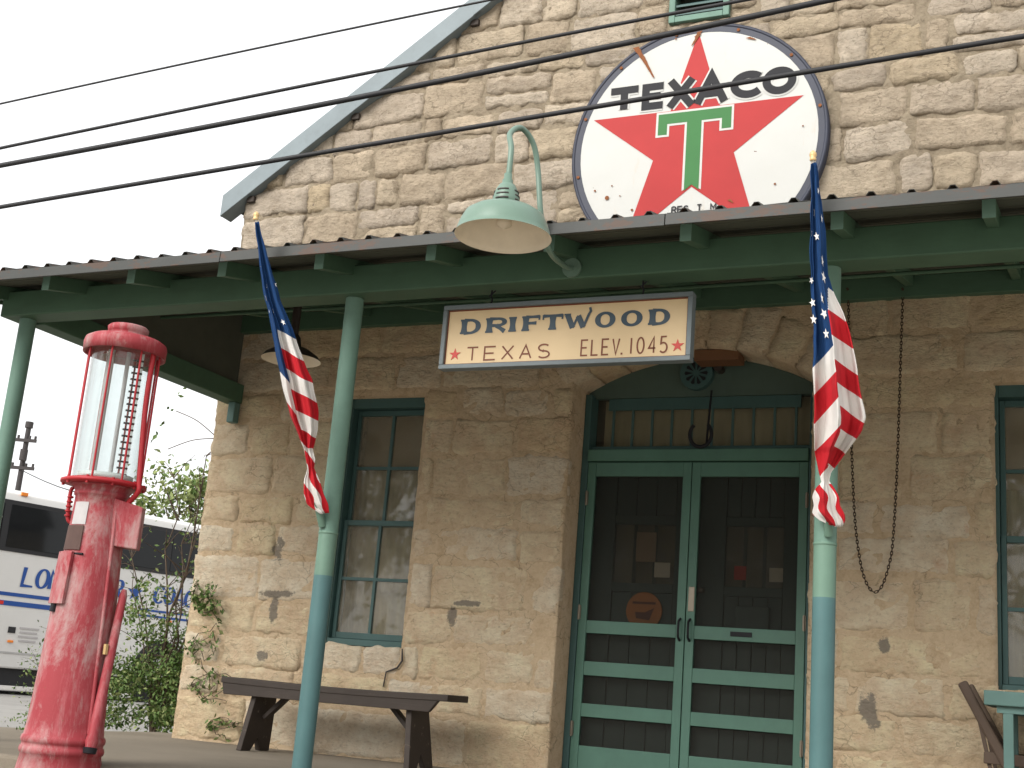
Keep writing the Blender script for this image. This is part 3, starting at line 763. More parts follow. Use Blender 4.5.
q = MB(); q.box(c[0]-.08, c[0]+.08, Yd+.030, Yd+.034, c[2]+.045, c[2]+.06); q.prism_xz([(c[0]-.05, c[2]-.05), (c[0]+.04, c[2]-.06), (c[0]+.07, c[2]+.02), (c[0]+.01, c[2]-.01), (c[0]-.06, c[2]-.01)], Yd+.03, Yd+.034); q.build('print', 'sign_brown', sgn)
for nm, px, py, hw, hh, mt, lb in (('paper_notice', 662, 570, .055, .05, 'paper', 'small cream paper taped in the left door pane'), ('paper_notice', 776, 575, .045, .045, 'paper', 'small square paper taped in the right door pane'),
                           ('paper_notice', 740, 573, .04, .045, 'paper_red', 'red paper notice in the corner of the right door pane'), ('paper_notice', 646, 547, .07, .10, 'shade', 'large pale poster in the left door pane')):
    c = PY(px, py, Yd+.06); q = MB(); q.box(c[0]-hw, c[0]+hw, Yd+.062, Yd+.064, c[2]-hh, c[2]+hh); tag(q.build(nm, mt), lb, 'notice')
c = PY(752, 622, Yd+.02); q = MB(); q.box(c[0]-.11, c[0]+.11, Yd-.005+.01, Yd+.049, c[2]-.10, c[2]+.10); tag(q.build('letter_box', 'inner_door', bevel=.008), 'dark green box mounted on the inner right door', 'letter box')

# ================================================================== PORCH
porch = thing('porch', 'green timber porch with ribbed metal roof along the store front', 'porch', (0, 0, 0))
def zb(y): return 2.575+.235*(y+2.6)          # underside of the rafters
RX = [-6.12, -5.486, -4.854, -4.225, -3.604, -2.942, -2.299, -1.62, -.936, -.313, .32, .95, 1.58]
for x in RX:
    q = MB(); y0, y1 = -2.6, -.005; hw = .026
    q.hexa([(x-hw, y0, zb(y0)), (x+hw, y0, zb(y0)), (x+hw, y1, zb(y1)), (x-hw, y1, zb(y1))], [(x-hw, y0, zb(y0)+.088), (x+hw, y0, zb(y0)+.088), (x+hw, y1, zb(y1)+.088), (x-hw, y1, zb(y1)+.088)])
    q.build('rafter', 'beam_green', porch, bevel=.004)
    q = MB(); q.box(x-hw-.001, x+hw+.001, y0-.004, y0-.0005, zb(y0)-.001, zb(y0)+.087); q.build('lit_rafter_end', 'tail_green', porch)  # paler plate puts skylight into the colour of the rafter tail
q = MB(); q.box(-6.14, 1.9, -2.30, -2.13, 2.54, 2.70); q.build('beam', 'beam_green', porch, bevel=.008)
q = MB(); q.box(-6.07, -5.93, -2.128, -.02, 2.53, 2.68); q.build('side_beam', 'beam_green', porch, bevel=.006)
q = MB(); q.hexa([(-6.03, -2.12, 2.682), (-6.0, -2.12, 2.682), (-6.0, -.02, 2.682), (-6.03, -.02, 2.682)], [(-6.03, -2.12, zb(-2.12)+.085), (-6.0, -2.12, zb(-2.12)+.085), (-6.0, -.02, zb(-.02)+.085), (-6.03, -.02, zb(-.02)+.085)])
q.build('gable_board', 'soffit', porch)
q = MB(); q.box(-6.0, -5.935, -.10, -.03, 2.37, 2.528); q.build('bracket', 'table_teal', porch, bevel=.006)
q = MB(); q.box(-6.1, 1.8, -.07, -.0, 3.10, 3.24); q.build('ledger', 'beam_green', porch, bevel=.004)
q = MB(); q.tube([(-6.0, -1.0, zb(-1.0)-.02), (-3.0, -1.0, zb(-1)-.035), (1.7, -1.0, zb(-1.0)-.02)], .012, 6); q.build('conduit', 'beam_green', porch)
# decking boards under the sheets
yb = -2.7; k = 0
while yb < -.05:
    y2 = min(yb+.19, -.02); q = MB(); z0, z1 = zb(yb)+.0885, zb(y2)+.0885
    q.hexa([(-6.5, yb+.003, z0), (1.95, yb+.003, z0), (1.95, y2-.003, z1), (-6.5, y2-.003, z1)], [(-6.5, yb+.003, z0+.018), (1.95, yb+.003, z0+.018), (1.95, y2-.003, z1+.018), (-6.5, y2-.003, z1+.018)])
    q.build('roof_board', 'soffit', porch); yb += .19
# ribbed sheets, each its own panel
def sheet_panel(x0, x1, k):
    q = MB(); prof = []; x = x0; p = .163
    dz = .004*(k % 2)
    while x < x1-.01:
        prof += [(x, 0), (x+.055, 0), (x+.068, .019), (x+.088, .019), (x+.101, 0)]; x += p
    prof.append((min(x, x1+.04), 0)); vs = []; fs = []; ys = [-2.77, -1.4, -.01]
    for j, y in enumerate(ys):
        for (a, h) in prof: vs.append((a, y+(.004*math.sin(a*7+k) if j == 0 else 0), zb(y)+.110+h+dz+.009*noise.noise((a*1.7, y, 2))))
    n = len(prof)
    for j in range(2):
        for i in range(n-1): fs.append((j*n+i, j*n+i+1, (j+1)*n+i+1, (j+1)*n+i))
    q.add(vs, fs); o = q.build('roof_sheet', 'roof_metal', porch)
    s_ = o.modifiers.new('thick', 'SOLIDIFY'); s_.thickness = .0025
xs = -6.55; k = 0
while xs < 1.95: sheet_panel(xs, min(xs+.978, 1.97), k); xs += .978; k += 1
xs = -6.55
while xs < 1.95:
    x2 = min(xs+2.44, 1.97); q = MB(); q.hexa([(xs, -2.782, zb(-2.77)+.052), (x2, -2.782, zb(-2.77)+.050), (x2, -2.7715, zb(-2.77)+.050), (xs, -2.7715, zb(-2.77)+.052)], [(xs, -2.779, zb(-2.77)+.108), (x2, -2.779, zb(-2.77)+.108), (x2, -2.7715, zb(-2.77)+.108), (xs, -2.7715, zb(-2.77)+.108)])
    q.build('drip_edge', 'roof_metal', porch, bevel=.002); xs += 2.443
q = MB(); y0, y1 = -2.78, -.02
q.hexa([(-6.575, y0, zb(y0)+.03), (-6.552, y0, zb(y0)+.03), (-6.552, y1, zb(y1)+.03), (-6.575, y1, zb(y1)+.03)], [(-6.575, y0, zb(y0)+.13), (-6.552, y0, zb(y0)+.13), (-6.552, y1, zb(y1)+.13), (-6.575, y1, zb(y1)+.13)])
q.build('rake_board', 'beam_green', porch, bevel=.004)
def post(x, zs_):
    q = MB(); r = .05
    zs2 = [0, zs_[0], zs_[1], 2.539]
    for i, (a, b) in enumerate(zip(zs2, zs2[1:])):
        q.cur = [1, 0, 2][i]; q.lathe([(r, a), (r, b)], (x, -2.2, 0), 24)
    q.cur = 0
    p_ = q.build('post', ['mint', 'turq', 'tail_green'], porch)
    for zc in zs_[1:]:
        q = MB(); q.lathe([(r-.002, zc-.008), (r+.0022, zc-.006), (r+.0022, zc+.006), (r-.002, zc+.008)], (x, -2.2, 0), 24); q.build('collar', 'mint', p_)
    q = MB(); q.box(x-.1, x+.1, -2.3, -2.1, .001, .012); q.build('base_plate', 'turq', p_, bevel=.003)
post(-6.0, (.9, 1.3)); post(-3.615, (PY(327, 575, -2.25)[2], PY(325, 532, -2.25)[2])); post(-1.035, (PY(827, 597, -2.25)[2], PY(829, 543, -2.25)[2])); post(1.55, (.95, 1.2))

# ================================================================== SIGNS
def round_sign():
    cx, cz, r = -2.362, 4.297, .900
    t = thing('round_sign', 'big round white enamel sign with red star and green T on the gable', 'sign', (0, 0, 0))
    q = MB(); n = 72; pr = [(r-.012, -.05), (r-.012, -.088), (r, -.092), (r+.012, -.088), (r+.012, -.012)]
    vs = []; fs = []
    for a, y in [(r-.06, -.05)]+pr:
        for k in range(n): vs.append((cx+a*math.cos(2*math.pi*k/n), y, cz+a*math.sin(2*math.pi*k/n)))
    for i in range(len(pr)):
        for k in range(n): fs.append((i*n+k, i*n+(k+1) % n, (i+1)*n+(k+1) % n, (i+1)*n+k))
    q.add(vs, fs, True); rim = q.build('rim', 'navy_enamel', t)
    for k in range(12):
        a = k*math.pi/6+.2; c = (cx+(r-.03)*math.cos(a), cz+(r-.03)*math.sin(a))
        q = MB(); q.tube([(c[0], -.084, c[1]), (c[0], -.094, c[1])], .012, 8); q.build('bolt', 'rust', rim)
    q = MB(); vs = []; n = 72
    q.add([(cx+(r-.055)*math.cos(2*math.pi*k/n), -.086, cz+(r-.055)*math.sin(2*math.pi*k/n)) for k in range(n)], [tuple(range(n))])
    for i in (0,):
        vs = [(cx+a*math.cos(2*math.pi*k/n), -.0865+b, cz+a*math.sin(2*math.pi*k/n)) for a, b in ((r-.055, .0005), (r-.058, .03)) for k in range(n)]
        q.add(vs, [(k, (k+1) % n, n+(k+1) % n, n+k) for k in range(n)])
    q.build('face', 'white_enamel', t)
    q = MB(); q.box(cx-.6, cx+.6, -.08, .03, cz-.05, cz+.05); q.build('mount', 'navy_enamel', t)
    q = MB(); vs = [(cx+a*math.cos(2*math.pi*k/n), -.0868, cz+a*math.sin(2*math.pi*k/n)) for a in (r-.054, r-.008) for k in range(n)]
    q.add(vs, [(k, (k+1) % n, n+(k+1) % n, n+k) for k in range(n)]); q.build('border', 'navy_enamel', t)
    # star: tips from the photograph sit on a circle of .79
    sx, sz, sr = -2.372, 4.297, .79
    q = MB(); q.prism_xz([(x, sz+(z-sz)*1.079) for x, z in star_poly(sx, sz, sr)], -.0885, -.0875); q.build('star', 'red_enamel', t)
    # green T with serifs and a white outline
    c0 = PY(696, 112, -.09); tx = sx; tt, tb = PY(697, 110.5, -.09)[2], 3.925
    def T(e, y, mat, nm):
        q = MB(); hw, bar, arm, st = .262+e, .078+e*2, .158+e, .052+e
        top = tt+e
        pts = [(tx-hw, top), (tx+hw, top), (tx+hw, top-arm-e), (tx+hw-.066-2*e, top-arm-e), (tx+hw-.066-2*e, top-bar), (tx+st, top-bar), (tx+st, tb+.02), (tx, tb+.062), (tx-st, tb+.02), (tx-st, top-bar), (tx-hw+.066+2*e, top-bar), (tx-hw+.066+2*e, top-arm-e), (tx-hw, top-arm-e)]
        q.prism_xz(pts, y, y+.0008); q.build(nm, mat, t)
    T(.016, -.0905, 'white_enamel', 'letter_outline'); T(0, -.0918, 'green_enamel', 'letter_t')
    # lettering arched slightly, as traced: T..O rise to the right in the picture only by perspective
    def f(u, v, l): return (u, -.0926-l*.0002, v)
    def fo(u, v, l): return (u, -.0898-l*.0001, v)
    zl = PY(620, 113.5, -.09)[2]; TH = .056; LT = [('T', 611, 638), ('E', 642, 663), ('X', 666, 696), ('A', 694, 728), ('C', 730, 760), ('O', 762, 796)]
    for fn, th, mt, nm in ((fo, TH+.026, 'white_enamel', 'lettering_outline'), (f, TH, 'black_paint', 'lettering')):
        q = MB()
        for ch, pa, pb in LT:
            xa, xb = PY(pa, 97, -.09)[0], PY(pb, 97, -.09)[0]
            i0, i1 = {'T': (0, 0), 'E': (TH/2, 0), 'X': (.03, .03), 'A': (.025, .025), 'C': (TH/2, 0), 'O': (TH/2, TH/2)}[ch]
            text(q, ch, xa+i0, zl+TH/2*(ch not in 'XA'), .205-TH*(ch not in 'XA'), xb-xa-i0-i1, th, 0, fn, widths={ch: xb-xa-i0-i1})
        q.build(nm, mt, t)
    q = MB(); text(q, 'REG. T. M.', sx-.13, 3.62+.17, .042, .03, .009, .012, f); q.build('small_lettering', 'black_paint', t)
    # rust runs and chips
    def rust(pts, wd, seed):
        q = MB(); n = 14; L = []; Rr = []
        P = [PY(x, y, -.09) for x, y in pts]
        for i in range(n+1):
            u = i/n*(len(P)-1); j = min(int(u), len(P)-2); p = P[j]*(1-(u-j))+P[j+1]*(u-j)
            w_ = wd*(1-.75*i/n)*(1+.9*noise.noise((i*1.1, seed, 0)))
            L.append((p[0]-w_, -.0945, p[2])); Rr.append((p[0]+w_, -.0945, p[2]+.3*w_))
        q.add(L+Rr, [(i, i+1, n+2+i, n+1+i) for i in range(n)]); q.build('rust_mark', 'rust', t)
    rust([(636,48),(644,60),(654,78)], .022, 1); rust([(700,32),(696,40),(692,46)], .02, 5); rust([(748,38),(756,40)], .018, 8); rust([(729,200),(733,203)], .012, 12)
    for x, y, s in [(607,198,.016),(595,191,.008),(632,210,.009),(620,196,.005),(775,184,.008),(803,126,.006),(676,39,.007),(690,216,.008),(612,186,.006)]:
        p = PY(x, y, -.09); q = MB(); pts = [(p[0]+s*(1+.3*noise.noise((k, x, 0)))*math.cos(k*math.pi/4), p[2]+s*(1+.3*noise.noise((k, y, 3)))*math.sin(k*math.pi/4)) for k in range(8)]
        q.prism_xz(pts, -.0938, -.093); q.build('rust_spot', 'rust', t)
round_sign()
def name_sign():
    Y = -2.2; x0, x1, z0, z1 = -3.043, -1.685, 2.115, 2.462
    t = thing('hanging_sign', 'cream signboard with slate blue name lettering hung below the porch beam', 'sign', (0, 0, 0))
    q = MB(); q.box(x0+.02, x1-.02, Y-.006, Y+.03, z0+.02, z1-.02); q.build('board', 'sign_cream', t)
    fw = .024
    for b in ((x0, x1, z1-fw, z1), (x0, x1, z0, z0+fw), (x0, x0+fw, z0+fw+.0005, z1-fw-.0005), (x1-fw, x1, z0+fw+.0005, z1-fw-.0005)):
        q = MB(); q.box(b[0], b[1], Y-.026, Y+.036, b[2], b[3]); q.build('frame_bar', 'sign_frame', t, bevel=.003)
    q = MB(); g = .004
    for b in ((x0+fw, x1-fw, z1-fw-.007, z1-fw), (x0+fw, x1-fw, z0+fw, z0+fw+.006), (x0+fw, x0+fw+.006, z0+fw+.007, z1-fw-.008), (x1-fw-.006, x1-fw, z0+fw+.007, z1-fw-.008)): q.box(b[0], b[1], Y-.0085, Y-.0062, b[2], b[3])
    q.build('pinstripe', 'sign_brown', t)
    def f(u, v, l): return (u, Y-.0075-l*.0003, v)
    LT = [('D', 463, 482), ('R', 488, 507), ('I', 511, 517), ('F', 524, 540), ('T', 544, 563), ('W', 566, 591), ('O', 595.5, 616), ('O', 621.5, 643), ('D', 650, 670.5)]
    q = MB(); TH, TN = .030, .014; zl = PY(463, 335, Y)[2]+TN/2; H = .084-TN
    for ch, pa, pb in LT:
        xa, xb = PY(pa, 320, Y)[0], PY(pb, 320, Y)[0]
        i0, i1 = {'D': (TH/2, TH/2), 'R': (TH/2, .006), 'I': (TH/2, TH/2), 'F': (TH/2, 0), 'T': (0, 0), 'W': (.010, .008), 'O': (TH/2, TH/2)}[ch]; w_ = xb-xa-i0-i1
        if ch == 'W':
            wp = [(0, 1.02), (.27, 0), (.50, .90), (.76, 0), (1.0, 1.02)]; wp = [(xa+i0+a*w_, zl+b*H) for a, b in wp]
            for k in range(4): ribbon(q, [wp[k], wp[k+1]], (.030, .013, .030, .014)[k], lambda u, v, k=k: f(u, v, 2*k))
            ribbon(q, [(wp[0][0]-.016, wp[0][1]), (wp[0][0]+.020, wp[0][1])], .009, lambda u, v: f(u, v, 9))
        else: text(q, ch, xa+i0, zl, H, w_, TH, 0, f, widths={ch: w_}, flare=.35, contrast=.52)
        for st in {'D': [0], 'R': [0], 'I': [0], 'F': [0], 'T': [w_/2]}.get(ch, []):
            for zz in (0, H):
                if ch == 'T' and zz: continue
                ribbon(q, [(xa+i0+st-.022, zl+zz), (xa+i0+st+.022, zl+zz)], .010, lambda u, v: f(u, v, 6))
        if ch == 'T':
            for e in (xa, xb): ribbon(q, [(e, zl+H+.006), (e, zl+H-.020)], .010, lambda u, v: f(u, v, 6))
        if ch == 'F': ribbon(q, [(xb, zl+H+.006), (xb, zl+H-.018)], .010, lambda u, v: f(u, v, 6))
        if ch == 'W': ribbon(q, [(xb-.010, zl+H-.004), (xb+.000, zl+H+.014), (xb-.005, zl+H+.034)], .013, lambda u, v: f(u, v, 7))
    q.build('name_lettering', 'sign_blue', t)
    q = MB(); xa = PY(468, 350, Y)[0]; xb = PY(550, 350, Y)[0]; zt = PY(468, 361, Y)[2]; w5 = .062
    text(q, 'TEXAS', xa, zt, .070, w5, .0085, (xb-xa-5*w5)/4, f)
    q.build('state_lettering', 'sign_brown', t)
    q = MB(); xa = PY(582, 345, Y)[0]; xb = PY(667, 345, Y)[0]; zt = PY(582, 356, Y)[2]; w5 = .034; sp = .0215
    x = text(q, 'ELEV', xa, zt, .080, w5, .0085, sp, f); ribbon(q, [(x+.014, zt-.003), (x+.014, zt+.007)], .010, lambda u, v: f(u, v, 2))
    text(q, '1045', x+.062, zt, .080, w5, .0085, sp+.004, f, widths={'1': .006})
    q.build('elevation_lettering', 'sign_brown', t)
    for px, py in ((455.5, 355), (678, 346)):
        p = PY(px, py, Y); q = MB(); q.prism_xz(star_poly(p[0], p[2], .034), Y-.0095, Y-.0068); q.build('star', 'sign_red', t)
    for x in (-2.78, -1.95):
        q = MB(); q.tube([(x, Y, z1), (x+.004, Y, z1+.03), (x-.004, Y, z1+.05), (x, Y, 2.54)], .005, 6); q.tube([(x-.015, Y, z1+.045), (x+.02, Y, z1+.075)], .004, 6); q.build('hook', 'black_paint', t)
name_sign()

# ================================================================== LAMPS
def bez(P, n=28):
    out = []
    for i in range(len(P)-1):
        p0 = Vector(P[max(i-1, 0)]); p1 = Vector(P[i]); p2 = Vector(P[i+1]); p3 = Vector(P[min(i+2, len(P)-1)])
        for k in range(8):
            t = k/8; out.append(.5*((2*p1)+(p2-p0)*t+(2*p0-5*p1+4*p2-p3)*t*t+(3*p1-p0-3*p2+p3)*t**3))
    out.append(Vector(P[-1])); return out
def gooseneck():
    S = PY(503, 236, -3.1); sx, sy, sz = S[0], -3.1, S[2]
    t = thing('gooseneck_lamp', 'pale green gooseneck lamp with wide shade above the porch edge', 'lamp', (0, 0, 0))
    top = PY(507, 180, -3.1)[2]
    b = PY(572, 268, -2.31)
    P = [(b[0], -2.31, b[2]), (b[0], -2.42, b[2]-.025), PY(549, 250, -2.72), PY(541, 215, -2.83), PY(538, 170, -2.84), PY(533, 143, -2.88), PY(521, 128, -2.96), PY(510, 134, -3.05), (sx+.004, sy, PY(506, 150, -3.1)[2]), (sx+.002, sy, top)]
    q = MB(); q.tube(bez(P), .0135, 10); arm = q.build('arm', 'lamp_green', t)
    q = MB(); q.tube([(b[0], -2.303, b[2]), (b[0], -2.318, b[2])], .05, 20); q.build('wall_plate', 'lamp_green', arm, bevel=.003)
    rr = .213
    q = MB(); prof = [(.058, .135), (.09, .131), (.145, .118), (.178, .095), (.196, .058), (.208, .022), (rr, .0), (rr+.004, -.004)]
    q.lathe(prof, (sx, sy, sz), 48)
    q.cur = 1; q.lathe([(rr+.004, -.004), (rr-.004, .001), (.203, .022), (.191, .056), (.173, .091), (.14, .113), (.09, .126), (.0, .129)], (sx, sy, sz), 48)
    sh = q.build('shade', ['lamp_green', 'lamp_white'], t)
    q = MB(); z0 = sz+.132; q.lathe([(.0, -.01), (.061, -.01), (.060, .045), (.050, .085), (.036, .11), (.024, .118), (.024, .135), (.018, .137), (.018, .165), (.0, .165)], (sx, sy, z0), 24); ne = q.build('neck', 'lamp_green', t)
    for k in range(4):
        for zz in (.03, .052, .074):
            a = -math.pi/2+k*math.pi/2+.1; r_ = .061 if zz < .05 else (.058 if zz < .06 else .053)
            q = MB(); pts = [(sx+r_*math.cos(a+d), sy+r_*math.sin(a+d), z0+zz) for d in (-.5, -.25, 0, .25, .5)]; q.tube(pts, .0045, 5); q.build('slot', 'dark_bronze', ne)
    q = MB(); q.lathe([(.0, .15), (.022, .14), (.022, .10), (.036, .07), (.036, .05), (.0, .03)], (sx, sy, sz), 16); q.build('bulb', 'lamp_white', t)
gooseneck()
def pendant():
    c = PY(291, 360, -1.35); x, y, z = c[0], -1.35, c[2]
    t = thing('pendant_lamp', 'dark metal pendant lamp with cream underside below the porch ceiling', 'lamp', (0, 0, 0))
    q = MB(); q.lathe([(.03, .17), (.045, .15), (.055, .09), (.11, .07), (.17, .03), (.19, 0)], (x, y, z), 40); q.cur = 1
    q.lathe([(.19, 0), (.187, .001), (.165, .026), (.11, .06), (.0, .065)], (x, y, z), 40); q.build('shade', ['dark_bronze', 'lamp_white'], t)
    q = MB(); q.tube([(x, y, z+.16), (x, y, zb(y)+.085)], .028, 12); q.build('stem', 'dark_bronze', t)
    q = MB(); q.lathe([(.0, .065), (.03, .06), (.033, .03), (.02, .005), (.0, 0)], (x, y, z-.0), 16); q.build('bulb', 'lamp_white', t)
pendant()

# ================================================================== FLAGS
def flag(label, top, bot, rows, kfun, starpts, seed):
    T = PY(*top, -2.92); B = PY(*bot, -2.27); T = Vector(T); B = Vector(B)
    t = thing('flag', label, 'flag', B, 0, 'flags on the porch posts')
    d = (T-B).normalized()
    q = MB(); q.tube([B-B, (T-B)], .0105, 10); q.build('pole', 'pole_white', t)
    q = MB(); e = T-B; q.lathe([(.0, .03), (.006, .028), (.014, .018), (.016, .006), (.010, -.002), (.014, -.006), (.014, -.014), (.011, -.018)], e, 14); q.build('finial', 'gold', t)
    q = MB(); q.tube([B-B+Vector((0, .02, -.03)), d*.10], .02, 10); q.build('bracket', 'mint', t)
    # cloth
    ys = [r[0] for r in rows]; NR = 130; NC = 40; vs = []; uv = []; fs = []
    def at(py):
        L = np.interp(py, ys, [r[1] for r in rows]); Rt = np.interp(py, ys, [r[2] for r in rows]); return L, Rt
    def Ypole(py, px):
        lo, hi = 0.0, 1.0                                 # depth of the pole where it crosses this row
        for _ in range(30):
            mid = (lo+hi)/2; p = T.lerp(B, mid)
            if proj(p)[1] < py: lo = mid
            else: hi = mid
        return T.lerp(B, lo).y
    for j in range(NR+1):
        py = ys[0]+(ys[-1]-ys[0])*j/NR; L, Rt = at(py); Y0 = Ypole(py, 0)
        wpx = Rt-L
        for i in range(NC+1):
            u = i/NC; px = L+wpx*u
            depth = wpx*(.0042 if py < 450 else .0026)
            fold = math.sin(u*math.pi)*.35*depth + .42*depth*(abs(((u*1.7+seed*.3+py*.0012) % 1)-.5)*4-1) + .14*depth*(abs(((u*4.3+seed+py*.004) % 1)-.5)*4-1) + .006*noise.noise((u*3, py*.03, seed))
            p = PY(px+1.2*noise.noise((u*2, py*.05, seed+4)), py+1.5*noise.noise((u*2, py*.04, seed+8)), Y0-.016-max(0, fold))
            vs.append(tuple(Vector(p)-B)); uv.append((px, py, u))
    W_ = NC+1
    for j in range(NR):
        for i in range(NC): a = j*W_+i; fs.append((a+W_, a+W_+1, a+1, a))
    me = bpy.data.meshes.new('cloth'); me.from_pydata(vs, [], fs); me.materials.append(M['flag'])
    ul = me.uv_layers.new(name='UVMap')
    for pg in me.polygons:
        c = np.mean([uv[v] for v in pg.vertices], axis=0)
        for li in pg.loop_indices: q_ = uv[me.loops[li].vertex_index]; ul.data[li].uv = (kfun(q_[0], q_[1], q_[2], c), q_[2])
    for p in me.polygons: p.use_smooth = True
    o = bpy.data.objects.new('cloth', me); COL.objects.link(o); o.parent = t
    sm = o.modifiers.new('thick', 'SOLIDIFY'); sm.thickness = .004; sm.offset = -1
    # sewn stars lie on the cloth
    for k, (px, py, s) in enumerate(starpts):
        j = int(round((py-ys[0])/(ys[-1]-ys[0])*NR)); L, Rt = at(py); i = int(round((px-L)/max(1, Rt-L)*NC))
        j = max(1, min(NR-1, j)); i = max(1, min(NC-1, i))
        g = lambda jj, ii: Vector(vs[jj*W_+ii])
        c = g(j, i); ex = (g(j, i+1)-g(j, i-1)).normalized(); ez = (g(j-1, i)-g(j+1, i)).normalized(); nn = ex.cross(ez).normalized()
        if nn.y > 0: nn = -nn
        rot = rng.uniform(-.5, .5); q = MB(); P = [c+nn*.006+ex*a*.85+ez*b for a, b in star_poly(0, 0, s, s*.42, rot)]
        q.add(P, [tuple(range(10))]); q.build('star', 'flag_star', t)
rows1 = [(222,255,259),(235,256,262),(250,258,266),(270,260,271),(300,265,280),(330,272,293),(350,275,299),(380,281,312),(400,286,316),(415,290,318),(430,296,318),(440,300,315),(450,305,312),(460,306,315),(468,307,314),(480,304,319),(495,304,324),(505,307,328),(513,320,329)]
def k1(px, py, u, c):
    if c[1] < 448: return (py-(333+.55*(px-285)))/17.5 if c[2] > .24 else (py-378-1.2*(px-285))/22.0
    return 3.0+(px-312)/8.0-(py-480)*.055+.25*math.sin(py*.2)
flag('furled striped flag tilted left on the post beside the window', (256, 217), (321, 520), rows1, k1,
     [(263,266,.021),(269,288,.020),(268,298,.023),(275,311,.023),(275,284,.016),(284,322,.018),(270,312,.014)], 1.0)
rows2 = [(163,811,816),(180,811,819),(200,811,821),(230,811,825),(262,811,827),(275,812,828),(290,812,833),(310,812,841),(330,813,848),(345,813,852),(370,813,857),(400,814,862),(418,815,866),(432,815,862),(446,816,851),(460,817,840),(472,819,831),(482,821,829),(488,815,833),(497,812,838),(506,814,839),(514,812,844),(521,820,845),(526,831,842)]
def k2(px, py, u, c):
    if c[1] > 484: return 4.0+(px-828)/8.5-(py-505)*.035+.25*math.sin(py*.25)
    xf = 829+.06*(c[1]-300)
    if c[2] < .52 and c[1] > 285 or c[0] < 828: return (py-(350-1.1*(px-829)))/29.0
    return (py-(288+.72*(px-829)))/22.0
flag('furled striped flag hanging upright before the post beside the doors', (813, 157), (828, 528), rows2, k2,
     [(814,214,.027),(820,219,.021),(814,233,.022),(818,236,.019),(821,260,.029),(822,277,.029),(823,296,.028),(814,302,.020),(825,315,.025),(814,319,.023),(827,332,.024),(813,281,.016),(817,190,.016)], 2.3)

